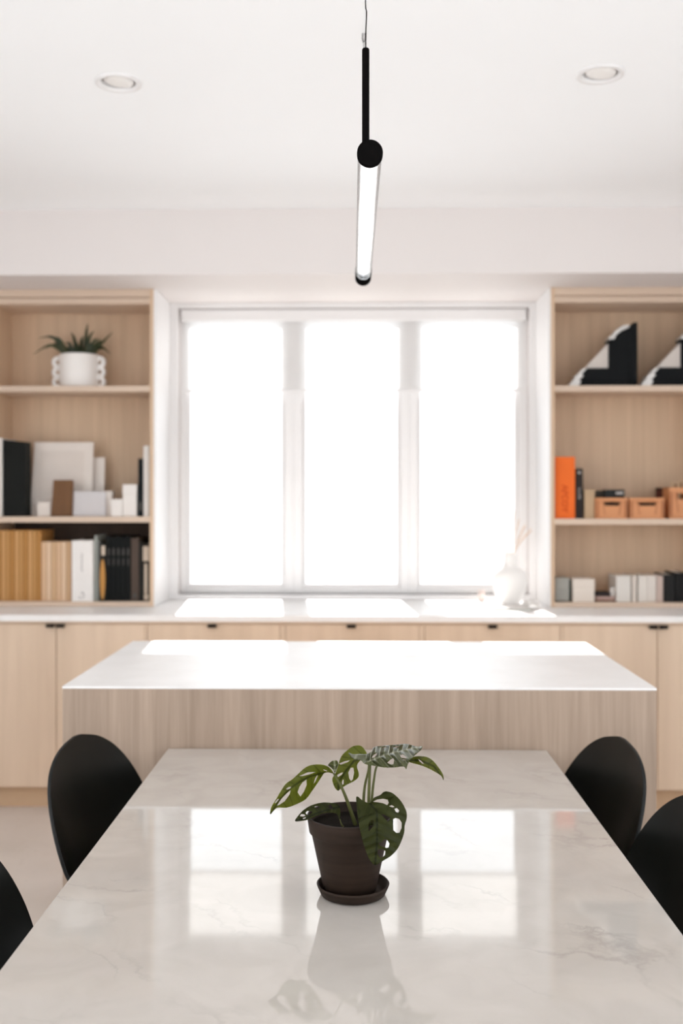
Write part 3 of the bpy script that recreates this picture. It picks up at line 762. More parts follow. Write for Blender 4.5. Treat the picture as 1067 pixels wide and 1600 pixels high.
petiole([(536, 1292, 1.86), (533, 1287, 1.858), (531, 1280, 1.866)], .0016, .0010)

# ---------------------------------------------------------------- things on the shelves
def mat_cache(name, col, rough=0.6, **k):
    key = name
    if key in bpy.data.materials: return bpy.data.materials[key]
    return plain(name, col, rough, 0.12, **k)
M_paper = mat_cache('paper', (0.78, 0.74, 0.68, 1), 0.8)
BK = 'books and folders on the shelves'
def book(name, px0, px1, ytop, z, yf, depth, col, lab, cat, group, mname, board=.002, gap=.0006, rough=.6, pages=True, lean=0):
    x0, x1 = XX(px0, yf) + gap, XX(px1, yf) - gap; zt_ = ZZ(ytop, yf); z += .0003
    m = mat_cache(mname, col, rough)
    base = ((x0 + x1) / 2, yf, z)
    t = empty(name, base, lab, cat, group)
    bd = min(board, (x1 - x0) * .2)
    bm = B((x0, x1, yf, yf + bd, z, zt_), (x0, x0 + bd, yf + bd, yf + depth, z, zt_), (x1 - bd, x1, yf + bd, yf + depth, z, zt_))
    pg = B((x0 + bd + .0001, x1 - bd - .0001, yf + bd + .0002, yf + depth - .004, z + .003, zt_ - .004))
    if lean:
        for b_ in (bm, pg): rotbm(b_, lean, 'Y', base)
    obj('cover', bm, m, t, bevel=0.0008)
    if pages: obj('pages', pg, M_paper, t)
    return t
ORD = ['first', 'second', 'third', 'fourth', 'fifth', 'sixth', 'seventh', 'eighth', 'ninth', 'tenth', 'eleventh']
YF = 5.20
# left shelf, bottom: tan folders
n = 10
for k in range(n):
    a = -5.2 + 69.7 * k / n; b_ = -5.2 + 69.7 * (k + 1) / n
    cc = [(0.44, 0.22, 0.07, 1), (0.58, 0.33, 0.14, 1), (0.50, 0.27, 0.10, 1)][k % 3]
    book('magazine_file', a, b_, 829, Z3, YF, .22, cc, 'tall tan cardboard file, %s from the left end of its row' % ORD[k] if k else 'tall tan cardboard file cut by the left picture edge', 'folder', 'tall tan files on the left bottom shelf', 'kraft board %d' % (k % 3), gap=.0013)
n = 6
for k in range(n):
    a = 64.5 + 47 * k / n; b_ = 64.5 + 47 * (k + 1) / n
    cc = [(0.66, 0.45, 0.29, 1), (0.72, 0.53, 0.37, 1), (0.60, 0.40, 0.24, 1)][k % 3]
    book('magazine_file', a, b_, 847, Z3, YF, .2, cc, 'shorter pinkish tan file, %s after the tall tan files' % ORD[k], 'folder', 'shorter pale tan files on the left bottom shelf', 'pale kraft board %d' % (k % 3), gap=.0011)
M_ink = mat_cache('grey ink', (0.16, 0.15, 0.15, 1), 0.6)
t = book('ring_binder', 112, 144.8, 845, Z3, YF - .03, .22, (0.82, 0.80, 0.78, 1), 'thick white binder with grey script on its spine', 'binder', BK, 'white binder board')
xc = (XX(112, YF - .03) + XX(146, YF - .03)) / 2 - .004
# illegible handwriting: a flowing vertical line and a short flourish
def scrawl(pts, r, mat, parent): return obj('lettering', tube(bmesh.new(), spline([Vector((x, YF - .0306, z)) for x, z in pts], 5), r, 6), mat, parent)
scrawl([(xc - .004, Z3 + .245), (xc + .004, Z3 + .235), (xc - .004, Z3 + .225), (xc + .004, Z3 + .21), (xc - .003, Z3 + .20), (xc + .003, Z3 + .185), (xc - .004, Z3 + .17), (xc + .003, Z3 + .16), (xc, Z3 + .15)], .0011, M_ink, t)
scrawl([(xc + .012, Z3 + .045), (xc - .002, Z3 + .045), (xc + .014, Z3 + .032), (xc + .002, Z3 + .018), (xc - .010, Z3 + .025), (xc - .014, Z3 + .016)], .0013, M_ink, t)
book('book', 147.6, 151.3, 837, Z3, YF, .2, (0.40, 0.43, 0.40, 1), 'slim grey-green book right of the white binder', 'book', BK, 'grey green cloth')
book('book', 151.5, 154.5, 846, Z3, YF, .2, (0.30, 0.31, 0.29, 1), 'very slim dark grey book beside the grey-green one', 'book', BK, 'slate cloth')
t = book('book', 155, 165.5, 850, Z3, YF - .01, .2, (0.02, 0.02, 0.018, 1), 'dark book with amber oval and pale block on its spine', 'book', BK, 'black cloth')
yq = YF - .01
M_amber = mat_cache('amber print', (0.50, 0.25, 0.07, 1), .4); M_cream = mat_cache('cream print', (0.6, 0.5, 0.4, 1), .6)
bm = bmesh.new(); xa = (XX(155.5, yq) + XX(165, yq)) / 2; za0, za1 = ZZ(938, yq), ZZ(874, yq)
poly = [(xa + .0135 * math.cos(a_) , (za0 + za1) / 2 + (za1 - za0) / 2 * math.sin(a_)) for a_ in [2 * PI * k / 28 for k in range(28)]]
obj('amber_oval', polyprism(poly, yq - .001, yq), M_amber, t)
obj('title_block', B((XX(158.5, yq), XX(164, yq), yq - .001, yq, ZZ(868, yq), ZZ(853, yq))), M_cream, t)
M_ttl = mat_cache('grey title print', (0.085, 0.08, 0.075, 1), .5)
for k in range(5):
    a = 166 + 38 * k / 5; b_ = 166 + 38 * (k + 1) / 5
    t = book('book', a, b_, 838 + (k % 2) * 2, Z3, YF, .22, (0.006, 0.007, 0.007, 1), 'black book, %s of the five matching black volumes' % ORD[k], 'book', 'matching black books on the left bottom shelf', 'black cloth volume')
    obj('title_block', B((XX(a + 2.6, YF), XX(b_ - 2.6, YF), YF - .0008, YF, ZZ(868, YF), ZZ(857, YF))), M_ttl, t)
    obj('title_block', B((XX(a + 3, YF), XX(b_ - 3, YF), YF - .0008, YF, ZZ(884, YF), ZZ(873, YF))), M_ttl, t)
t = book('book', 204.5, 217, 841, Z3, YF, .22, (0.085, 0.062, 0.05, 1), 'brown-grey book right of the matching black volumes', 'book', BK, 'brown grey cloth')
obj('title_block', B((XX(208, YF), XX(213, YF), YF - .0008, YF, ZZ(935, YF), ZZ(928, YF))), M_ttl, t)
book('book', 217.5, 221.5, 846, Z3, YF, .22, (0.012, 0.012, 0.012, 1), 'slim black book after the brown-grey one', 'book', BK, 'black cloth')
t = book('book', 222, 233.5, 850, Z3, YF, .2, (0.03, 0.027, 0.024, 1), 'dark book with cream bands at the shelf\'s right end', 'book', BK, 'charcoal cloth')
for (p0, p1, q0, q1) in ((223.5, 232.5, 877, 854), (225.5, 230, 928, 881), (225, 231.5, 938, 929)):
    obj('cream_band', B((XX(p0, YF), XX(p1, YF), YF - .001, YF, ZZ(q0, YF), ZZ(q1, YF))), M_cream, t, bevel=.0004)

t = empty('added_dark_sheet', (XX(115, 5.43), 5.425, Z3), 'dark brown sheet added behind the tan files and black books to darken the shelf back', 'sheet')  # guessed sheet, added to darken the back of the bay above the books
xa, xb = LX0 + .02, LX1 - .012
obj('panel', B((xa, xb, 5.425, 5.435, Z3 + .0004, Z2 - .034)), wood('added dark sheet', (0.035, 0.020, 0.013, 1), (0.055, 0.032, 0.021, 1), rough=.7), t, bevel=.001)
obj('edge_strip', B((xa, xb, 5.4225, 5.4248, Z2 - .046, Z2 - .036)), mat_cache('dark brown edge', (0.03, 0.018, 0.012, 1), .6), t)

# left shelf, middle
zc = Z2
book('book', -6, 3.6, 684, zc, YF, .2, (0.75, 0.73, 0.70, 1), 'white book at the left picture edge beside the black case', 'book', BK, 'white cloth')
t = empty('box_file', (XX(22, YF), YF, zc), 'tall black box file left of the white pictures', 'box file')
xa, xb = XX(5, YF), XX(40.5, YF)
bm = polyprism([(xa, zc + .0003), (xb, zc + .0003), (XX(40, YF), ZZ(690, YF)), (xa, ZZ(686.5, YF))], YF, YF + .085)
obj('case', bm, mat_cache('black case', (0.009, 0.010, 0.009, 1), .6), t, bevel=.002)
obj('base_band', B((xa + .001, xb - .003, YF - .0012, YF + .001, zc + .002, zc + .012)), M_black, t)
def leaning(name, px0, px1, yt, yb_, th, lab, cat, mat, group=None, parts=None, tilt=.08, z=None, px0t=None, px1t=None):
    """flat board standing on the shelf and leaning back; yb_ = depth of its foot"""
    z = zc if z is None else z
    x0, x1 = XX(px0, yb_), XX(px1, yb_); h = ZZ(yt, yb_) - z
    x0t = XX(px0t, yb_) if px0t else x0; x1t = XX(px1t, yb_) if px1t else x1
    t = empty(name, ((x0 + x1) / 2, yb_, z), lab, cat, group)
    bm = polyprism([(x0, z + .0012), (x1, z + .0012), (x1t, z + h), (x0t, z + h)], yb_, yb_ + th)
    rotbm(bm, -tilt, 'X', (0, yb_ + th, z + .0012)); obj('board', bm, mat, t, bevel=.0008)
    if parts:
        for pn, pm, ins in parts:
            bm = B((min(x0, x1) + ins, max(x0, x1) - ins - (x1 - x1t), yb_ - .001, yb_, z + ins, z + h - ins))
            rotbm(bm, -tilt, 'X', (0, yb_ + th, z + .0012)); obj(pn, bm, pm, t)
    return t
M_mat1 = mat_cache('off white card', (0.73, 0.67, 0.62, 1), .7); M_mat2 = mat_cache('pale print', (0.68, 0.615, 0.565, 1), .7); M_mat3 = mat_cache('light grey card', (0.62, 0.60, 0.61, 1), .6)
leaning('framed_picture', 46.5, 143, 690, 5.30, .014, 'large off-white picture leaning behind the brown wood sample', 'picture', M_mat1, parts=[('print', M_mat2, .045)], px0t=51, tilt=.09)
leaning('picture_board', 126, 162, 714, 5.345, .006, 'smaller off-white board leaning behind the large picture, its right side showing', 'picture', M_mat1, tilt=.08)
leaning('wood_sample', 79.5, 112, 750, 5.21, .018, 'brown wood sample block leaning in front of the large picture', 'sample', wood('walnut sample', (0.12, 0.048, 0.013, 1), (0.17, 0.075, 0.022, 1), grain=(60, 60, 3)), tilt=.05, px0t=82.5, px1t=113)
leaning('sample_card', 114, 165, 768, 5.225, .008, 'light grey landscape card right of the brown wood sample', 'sample', M_mat3, tilt=.06)
leaning('sample_card', 58, 78.5, 785, 5.215, .008, 'small pale card left of the brown wood sample', 'sample', M_mat1, tilt=.04)
def boxthing(name, px0, px1, yt, z, yf, d, lab, cat, mat, group=None, lid=.3, lidmat=None):
    x0, x1 = XX(px0, yf), XX(px1, yf); h = ZZ(yt, yf); z += .0003
    t = empty(name, ((x0 + x1) / 2, yf, z), lab, cat, group)
    zl = h - (h - z) * lid
    obj('box_body', B((x0 + .001, x1 - .001, yf + .001, yf + d - .001, z, zl)), mat, t, bevel=.0008)
    obj('box_lid', B((x0, x1, yf, yf + d, zl + .0005, h)), lidmat or mat, t, bevel=.001)
    return t
M_wb = mat_cache('white box card', (0.80, 0.77, 0.74, 1), .6)
boxthing('small_box', 165.5, 174.5, 767, zc, 5.24, .06, 'narrow white box right of the light grey card', 'box', M_mat1)
boxthing('small_box', 173.5, 191, 780, zc, 5.19, .07, 'low white box in front, left of the taller white box', 'box', M_wb, lid=.45)
boxthing('small_box', 191.5, 213.5, 757, zc, 5.20, .08, 'taller white box beside the slim black book', 'box', M_wb, lid=.3)
t = book('book', 215.5, 222.5, 716, zc, 5.21, .16, (0.010, 0.013, 0.015, 1), 'slim black upright book beside the tall white book', 'book', BK, 'blue black cloth')
obj('spine_label', B((XX(217, 5.21), XX(221, 5.21), 5.209, 5.21, ZZ(798, 5.21), ZZ(784, 5.21))), M_ttl, t)
book('book', 224, 233.2, 696, zc, 5.19, .2, (0.74, 0.71, 0.68, 1), 'tall white upright book at right end of the left middle shelf', 'book', BK, 'off white cloth')

# left shelf, top: white pot with scalloped sides and spiky fern
yf = 5.33
pc2 = Vector((XX(124, yf), yf, Z1)); rr = (XX(154.5, yf) - XX(93.5, yf)) / 2; hh = ZZ(554, yf) - Z1
t = empty('potted_fern', tuple(pc2), 'spiky dark green fern in white pot with knobbly sides on the top left shelf', 'plant')
obj('pot', lathe([(0, .0005), (rr * .9, .0005), (rr * .97, .006), (rr, .02), (rr, hh - .006), (rr - .002, hh), (rr - .007, hh), (rr - .008, hh - .02), (0, hh - .024)], pc2, 64), M_white, t, smooth=True)
obj('soil', lathe([(0, hh - .018), (rr - .009, hh - .02)], pc2, 32), M_soil, t)
for s_ in (-1, 1):
    for k in range(3):
        zc_ = pc2.z + hh * (.2 + .29 * k)
        bm = bmesh.new()
        for a_ in range(1):
            ring = [Vector((pc2.x + s_ * (rr + .006 + .022 * math.cos(q)), pc2.y - .01, zc_ + hh * .125 * math.sin(q))) for q in [2 * PI * j / 20 for j in range(20)]]
        tube(bm, ring + [ring[0]], .0125, 10, cap=False)
        obj('loop_handle', bm, M_white, t, smooth=True)
M_fern = plain('fern green', (0.022, 0.032, 0.010, 1), .5, .4, var=.4, scale=40)
M_fern2 = plain('fern olive', (0.05, 0.055, 0.02, 1), .5, .4, var=.4, scale=40)
rg = random.Random(11)
tips = [(52, 553), (60, 528), (76, 528), (176, 519), (173, 553), (137, 505), (147, 517), (111, 519), (118, 535), (158, 530), (100, 536), (88, 545), (70, 545), (130, 525), (150, 540), (166, 535), (106, 545), (124, 540), (140, 535), (95, 550), (160, 546), (83, 536)]
for k, (a, b_) in enumerate(tips):
    dy = rg.uniform(-.10, .06); end = P(a, b_, yf + dy * (.6 if k > 2 else .2))
    st_ = pc2 + Vector((max(-.05, min(.05, (end.x - pc2.x) * .35)), rg.uniform(-.03, .03), hh - .02))
    mid = (st_ + end) / 2 + Vector((0, 0, .03 + .15 * abs(end.x - st_.x)))
    if k == 3: mid.z -= .045
    sp_ = spline([st_, mid, end], 6); bm = bmesh.new(); L_, R_ = [], []
    d_ = (end - st_); sd = Vector((d_.z, rg.uniform(-.3, .3) * .1, -d_.x)).normalized()
    for j, q in enumerate(sp_):
        w = .011 * (1 - (j / (len(sp_) - 1)) ** 1.7) + .0008
        L_.append(bm.verts.new(q + sd * w)); R_.append(bm.verts.new(q - sd * w))
    for j in range(len(sp_) - 1): bm.faces.new((L_[j], R_[j], R_[j + 1], L_[j + 1]))
    obj('frond', bm, M_fern if k % 3 else M_fern2, t, solid=.0015)

# right shelf, top: window-profile corner samples
M_silver = plain('bare aluminium', (0.62, 0.60, 0.58, 1), .35, .5, metal=.4, var=.2, scale=90)
M_prof = plain('black profile', (0.005, 0.006, 0.007, 1), .6, .12, var=.03)
M_clad = mat_cache('pale inner panel', (0.62, 0.57, 0.53, 1), .5)
def corner_sample(dx, lab, y0):
    z = RZ1 + .0003
    f_ = lambda px, py: (XX(px + dx, y0), z + (600.5 - py) / F * y0)
    t = empty('frame_corner_sample', (f_(950, 600)[0], y0, z), lab, 'frame sample', 'cut window frame corners on the right top shelf')
    obj('profile', polyprism([f_(904, 600.5), f_(996, 600.5), f_(996, 500), f_(990, 500), f_(985, 508), f_(972, 513), f_(963, 521), f_(961, 526), f_(951.5, 527), f_(951.5, 571), f_(918, 571)], y0, y0 + .09), M_prof, t, bevel=.001)
    obj('outer_rib', B((f_(984, 0)[0], f_(987.5, 0)[0], y0 - .004, y0, f_(0, 596)[1], f_(0, 512)[1])), M_prof, t)
    obj('outer_rib', B((f_(912, 0)[0], f_(990, 0)[0], y0 - .004, y0, f_(0, 594)[1], f_(0, 591)[1])), M_prof, t)
    obj('inner_panel', polyprism([f_(914.5, 570.5), f_(951, 570.5), f_(951, 532)], y0 + .012, y0 + .06), M_clad, t)
    # the cut chambers of the profile along the diagonal
    zig = [f_(889, 600), f_(903, 600), f_(908, 592), f_(905, 589), f_(912, 583), f_(909, 580), f_(917, 571.5), f_(910, 571.5), f_(904, 580), f_(899, 583), f_(896, 590), f_(891, 594)]
    obj('cut_face', polyprism(zig, y0 + .002, y0 + .085), M_silver, t, bevel=.0006)
    zig = [f_(951, 526.5), f_(960.5, 525.5), f_(962.5, 520), f_(971, 512.5), f_(984, 507), f_(983, 503.5), f_(972, 505), f_(965, 511), f_(962, 512), f_(957, 519), f_(951, 523)]
    obj('cut_face', polyprism(zig, y0 + .002, y0 + .085), M_silver, t, bevel=.0006)
corner_sample(0, 'black cut window-frame corner standing whole on the right top shelf', 5.24)
corner_sample(113, 'black cut window-frame corner cropped by the right picture edge', 5.22)

# right shelf, middle
zr = RZ2; yo = 5.19
t = book('ring_binder', 866.8, 898.5, 714, zr, yo, .2, (0.80, 0.16, 0.03, 1), 'bright orange binder with vertical lettering', 'binder', BK, 'orange board', board=.004)
M_dk = mat_cache('dark orange print', (0.58, 0.085, 0.015, 1), .6)
xc = (XX(866.8, yo) + XX(898.5, yo)) / 2
text_part('A\u00dfCOY', M_dk, t, (xc - .002, yo - .0004, (ZZ(758, yo) + ZZ(800, yo)) / 2), .042, rot=(PI / 2, PI / 2, 0), bold=.0014)
t = book('ring_binder', 899.5, 911, 732, zr, yo, .2, (0.028, 0.022, 0.020, 1), 'charcoal binder with pale badge beside the orange binder', 'binder', BK, 'charcoal board')
M_lg = mat_cache('pale grey print', (0.45, 0.42, 0.40, 1), .5)
xc = (XX(900, yo) + XX(910, yo)) / 2
bm = bmesh.new(); poly = [(xc + .008 * math.cos(a_), ZZ(738.5, yo) + .007 * math.sin(a_)) for a_ in [2 * PI * k / 8 for k in range(8)]]
obj('badge', polyprism(poly, yo - .0008, yo), M_lg, t)
text_part('ILLUME', M_lg, t, (xc, yo - .0004, ZZ(771, yo)), .018, rot=(PI / 2, PI / 2, 0))
boxthing('cardboard_box', 912.5, 929.5, 765, zr, 5.20, .14, 'plain beige upright box right of the charcoal binder', 'box', mat_cache('beige card', (0.50, 0.36, 0.23, 1), .7), lid=.12)
def crate_mat(n, c): return plain(n, c, .4, .4, var=.04)
M_crate = crate_mat('terracotta plastic', (0.62, 0.27, 0.11, 1)); M_crated = crate_mat('terracotta plastic rib', (0.42, 0.15, 0.05, 1))
def crate(px0, px1, yt, lab, y0, d=.13, z=zr, slot=True):
    x0, x1 = XX(px0, y0), XX(px1, y0); h = ZZ(yt, y0) - z; z += .0003; w = x1 - x0
    t = empty('storage_crate', ((x0 + x1) / 2, y0, z), lab, 'crate', 'small orange crates on the right middle shelf')
    th = .004
    # front wall with its real hand slot
    a0, a1 = x0 + w * .24, x1 - w * .22; q1 = z + h * .82; q0 = z + h * .62
    v, f = tri_holes([(x0, z), (x1, z), (x1, z + h), (x0, z + h)], [[(a0 + .008, q0), (a1 - .008, q0), (a1, q1), (a0, q1)]])
    for yy in (y0,):
        bm = bmesh.new(); vv = [bm.verts.new((a[0], yy, a[1])) for a in v]
        for q in f: bm.faces.new([vv[i] for i in q])
        r = bmesh.ops.extrude_face_region(bm, geom=list(bm.faces)); bmesh.ops.translate(bm, verts=[e for e in r['geom'] if isinstance(e, bmesh.types.BMVert)], vec=(0, th, 0))
        obj('end_wall', bm, M_crate, t)
    obj('end_wall', B((x0, x1, y0 + d - th, y0 + d, z, z + h)), M_crate, t)
    obj('crate_tray', B((x0, x1, y0 + th, y0 + d - th, z, z + .004), (x0, x0 + th, y0 + th, y0 + d - th, z + .004, z + h), (x1 - th, x1, y0 + th, y0 + d - th, z + .004, z + h)), M_crate, t)
    obj('rim', B((x0 - .002, x1 + .002, y0 - .003, y0 - .0002, z + h * .86, z + h), (x0 - .002, x1 + .002, y0 - .003, y0 - .0002, z, z + h * .08)), M_crate, t, bevel=.001)
    for sx in (0, 1):
        xa = x0 + .004 if sx == 0 else x1 - .014; xb = a0 - .002 if sx == 0 else a1 + .002
        obj('corner_rib', B((xa, xa + .010, y0 - .004, y0 - .0002, z + h * .08, z + h * .86)), M_crated, t, bevel=.001)
        sg = 1 if sx == 0 else -1
        obj('slot_rib', polyprism([(xb - sg * .004, z + h * .84), (xb, z + h * .84), (xb + sg * .012, z + h * .2), (xb + sg * .007, z + h * .2)], y0 - .003, y0 - .0002), M_crated, t)
    return t, (x0, x1, z, h, d)
crate(931, 980, 778, 'low orange plastic crate with the dark box on top', 5.18)
crate(984, 1037.5, 778, 'low orange plastic crate next to the taller pen crate', 5.18)
for a_, b_, lab in ((934, 977, 'black filler added to darken the slot of the left orange crate'), (987, 1034, 'black filler added to darken the slot of the right low orange crate')):  # unseen, added with invented cover and pages to darken the hand slots
    xa, xb = XX(a_, 5.2), XX(b_, 5.2); zq = zr + .0056
    t = empty('filler', ((xa + xb) / 2, 5.2, zq), lab, 'filler', 'added black fillers in the orange crates')
    obj('cover', B((xa, xb, 5.190, 5.1915, zq, zr + .078), (xa, xb, 5.2025, 5.204, zq, zr + .078), (xa, xa + .0015, 5.1915, 5.2025, zq, zr + .078)), M_black, t)
    obj('pages', B((xa + .002, xb - .002, 5.1917, 5.2023, zq + .001, zr + .076)), M_paper, t)
# dark box lying on the first crate
x0, x1 = XX(945, 5.20), XX(976, 5.20); zb_ = ZZ(778, 5.18) + .0006
t = empty('camera_box', ((x0 + x1) / 2, 5.20, zb_), 'small black box with pale label lying on the left orange crate', 'box')
t.name = 'small_box'
obj('box_body', B((x0, x1, 5.20, 5.28, zb_, ZZ(765, 5.2))), mat_cache('black card', (0.02, 0.022, 0.022, 1), .5), t, bevel=.002)
obj('paper_label', B((x0 + .055, x1 - .008, 5.1992, 5.20, zb_ + .018, zb_ + .030)), M_lg, t)
x0 = XX(932, 5.21); x1 = XX(944, 5.21)
t = empty('tape_roll', ((x0 + x1) / 2, 5.25, zb_), 'small dark rounded roll beside the black box on the left crate', 'tape roll')
bm = bmesh.new(); tube(bm, [(x0, 5.25, zb_ + .019), (x1, 5.25, zb_ + .019)], .0185, 24); obj('roll', bm, mat_cache('dark tape', (0.06, 0.05, 0.04, 1), .5), t, smooth=False)
obj('core', tube(bmesh.new(), [(x0 - .001, 5.25, zb_ + .019), (x1 + .001, 5.25, zb_ + .019)], .009, 20), M_crated, t)
# dark holder behind and the tall pen crate
t, (x0, x1, z, h, d) = crate(1046, 1092, 762, 'taller orange crate holding pens at the right picture edge', 5.20, d=.12)
M_pen = mat_cache('pale pencil wood', (0.66, 0.48, 0.30, 1), .5); M_pent = mat_cache('dark pencil', (0.22, 0.12, 0.06, 1), .5)
rg = random.Random(5)
for k, px in enumerate((1050, 1055, 1060, 1065, 1071, 1078)):
    xx = XX(px, 5.24); a0 = Vector((xx, 5.23 + .02 * (k % 2), z + .0045)); a1 = Vector((XX(px + rg.uniform(-1, 1), 5.25), 5.25, ZZ(747 + rg.uniform(0, 6), 5.25)))
    d_ = (a1 - a0)
    t = empty('pencil', tuple(a0), ['pale pencil standing leftmost in the taller orange crate', 'dark pencil standing second from left in the taller crate', 'pale pencil standing third from left in the taller crate', 'dark pencil in the taller crate at the picture edge', 'pale pencil in the taller crate beyond the picture edge', 'dark pencil farthest right in the taller orange crate'][k], 'pencil', 'pencils in the taller orange crate')
    obj('barrel', tube(bmesh.new(), [a0, a0 + d_ * .93], .0042, 6), M_pen if k % 2 == 0 else M_pent, t)
    obj('point', tube(bmesh.new(), [a0 + d_ * .931, a1], [.004, .0008], 6), M_pen, t)
x0, x1 = XX(1026, 5.34), XX(1046, 5.34)
t = empty('cup', ((x0 + x1) / 2, 5.34, zr), 'dark red-brown cup behind the two orange crates', 'cup')
pc3 = Vector(((x0 + x1) / 2, 5.36, zr + .0003)); r_ = (x1 - x0) / 2; h_ = ZZ(762, 5.36) - zr
obj('bowl', lathe([(0, 0), (r_ * .85, 0), (r_, .01), (r_, h_), (r_ - .003, h_), (r_ - .004, .01), (0, .008)], pc3, 32), mat_cache('oxblood glaze', (0.09, 0.03, 0.02, 1), .4), t, smooth=True)
obj('rim_band', lathe([(r_ + .0002, h_ - .012), (r_ + .001, h_ - .01), (r_ + .001, h_ - .004), (r_ + .0002, h_ - .002)], pc3, 32), mat_cache('dark glaze', (0.04, 0.02, 0.015, 1), .4), t, smooth=True)

# right shelf, bottom
zr3 = Z3
M_g1 = mat_cache('grey green tin', (0.36, 0.36, 0.33, 1), .5); M_g2 = mat_cache('dark grey green', (0.18, 0.18, 0.165, 1), .5)
for k, (yt, yb2, mm, lab) in enumerate(((938, 944, M_g2, 'dark slab at the bottom of the grey sample stack'), (921, 938, M_g1, 'grey-green box in the middle of the grey sample stack'), (903, 921, M_g1, 'grey-green box on top of the grey sample stack'))):
    y0 = 5.21; x0, x1 = XX(867.5, y0), XX(889.5, y0)
    zb_ = zr3 + .0004 if k == 0 else ZZ(yb2 + .0, y0) + .0006
    za = ZZ(yt, y0)
    t = empty('sample_box', ((x0 + x1) / 2, y0, zb_), lab, 'box', 'stack of grey boxes in the right bottom shelf')
    zl = zb_ + (za - zb_) * .7
    obj('box_body', B((x0 + .001, x1 - .001, y0 + .001, y0 + .13, zb_, zl)), mm, t, bevel=.001)
    obj('box_lid', B((x0, x1, y0, y0 + .131, zl + .0003, za)), M_g1 if k else M_g2, t, bevel=.001)
book('book', 890.5, 894, 905, zr3, 5.22, .15, (0.03, 0.04, 0.025, 1), 'thin dark green book between grey boxes and white box', 'book', BK, 'dark green cloth')
t = boxthing('white_box', 895, 929, 904, zr3, 5.19, .14, 'square white box in the right bottom shelf', 'box', mat_cache('cream box card', (0.74, 0.67, 0.60, 1), .6), lid=.35)
for k, (yt, yb2, mm, lab, c_) in enumerate(((937, 944, 0, 'brown flat box lying under the pink one', (0.16, 0.07, 0.045, 1)), (931, 937, 0, 'pinkish flat box lying between brown and black ones', (0.45, 0.32, 0.28, 1)), (925, 931, 0, 'black flat box lying on top of the pinkish one', (0.03, 0.025, 0.025, 1)))):
    y0 = 5.22; x0, x1 = XX(931, y0), XX(961.5 if k < 2 else 953, y0); zb_ = zr3 + .0004 if k == 0 else ZZ(yb2, y0) + .0006; za = ZZ(yt, y0)
    t = empty('flat_box', ((x0 + x1) / 2, y0, zb_), lab, 'box', 'low stack of flat boxes in the right bottom shelf')
    zl = zb_ + (za - zb_) * .55
    m1 = mat_cache('flat box %d' % k, c_, .6)
    obj('box_body', B((x0 + .001, x1 - .001, y0 + .001, y0 + .1, zb_, zl)), m1, t)
    obj('box_lid', B((x0, x1, y0, y0 + .101, zl + .0002, za)), m1, t, bevel=.0006)
y0 = 5.23; x0, x1 = XX(954, y0), XX(961.5, y0); zb_ = ZZ(931, y0) + .001
t = empty('candle', ((x0 + x1) / 2, y0 + .012, zb_), 'small white candle standing on the pinkish flat box', 'candle')
pc4 = Vector(((x0 + x1) / 2, y0 + .015, zb_)); r_ = (x1 - x0) / 2; hc = .042
obj('wax', lathe([(0, 0), (r_, 0), (r_, hc), (0, hc - .002)], pc4, 24), M_wb, t, smooth=False)
obj('wick', tube(bmesh.new(), [pc4 + Vector((0, 0, hc - .002)), pc4 + Vector((0, 0, hc + .006))], .0008, 6), M_black, t)
for a, b_, yt, c_, lab in ((963, 985.5, 899, (0.70, 0.67, 0.63, 1), 'thick white book right of the small candle'), (987.5, 994.5, 899, (0.70, 0.64, 0.58, 1), 'slim cream book between two dark gaps'),
                           (997, 1011, 899, (0.72, 0.68, 0.63, 1), 'white book left of the middle of the white row'), (1011, 1025, 899, (0.70, 0.65, 0.60, 1), 'cream white book beside the pinkish book'), (1025.5, 1036, 899, (0.55, 0.44, 0.39, 1), 'pinkish beige book left of the black books')):
    book('book', a, b_, yt, zr3, 5.20, .17, c_, lab, 'book', 'white books in the right bottom shelf', 'cloth %d' % a)
book('book', 1038, 1054, 897, zr3, 5.20, .18, (0.02, 0.02, 0.02, 1), 'black book next to the pinkish beige book', 'book', BK, 'soft black cloth')
book('book', 1055, 1072, 894, zr3, 5.20, .18, (0.014, 0.014, 0.014, 1), 'black book cut by the right picture edge', 'book', BK, 'deep black cloth')

# ---------------------------------------------------------------- on the counter
yv = 5.33
vc = Vector((XX(796.5, yv), yv, ZC + .0003))
k_ = yv / F
t = empty('vase', tuple(vc), 'white bottle-neck vase on the counter near the right bookshelf', 'vase')
prof = [(0, 0), (13, 0), (16, 2), (24, 18), (28, 34), (27, 44), (22, 52), (14, 57), (10.5, 62), (9.8, 70), (10.4, 79), (9.2, 79.4), (8.6, 70), (9, 62), (12, 56), (0, 50)]
obj('vessel', lathe([(a * k_, b_ * k_) for a, b_ in prof], vc, 64), M_white, t, smooth=True)
obj('loop_handle', tube(bmesh.new(), spline([vc + Vector((10 * k_, 0, 72 * k_)), vc + Vector((20 * k_, 0, 70 * k_)), vc + Vector((24 * k_, 0, 60 * k_)), vc + Vector((21 * k_, 0, 51 * k_))], 6), .004, 10), M_white, t, smooth=True)
M_grass = plain('dried grass', (0.62, 0.42, 0.27, 1), .8, .1, var=.2, scale=60)
M_plume = plain('pale plume', (0.80, 0.72, 0.66, 1), .9, .05, var=.1, scale=60)
rg = random.Random(21)
ends = [(780, 822), (786, 808), (792, 800), (798, 806), (804, 799), (811, 812), (821, 822), (830, 829)]
NTH = ['leftmost of the dried grass stems in the white vase', 'second dried grass stem from the left in the vase', 'third dried grass stem from the left in the vase', 'fourth dried grass stem from the left in the vase', 'fifth dried grass stem from the left in the vase', 'sixth dried grass stem from the left in the vase', 'seventh dried grass stem from the left in the vase', 'rightmost of the dried grass stems in the white vase']
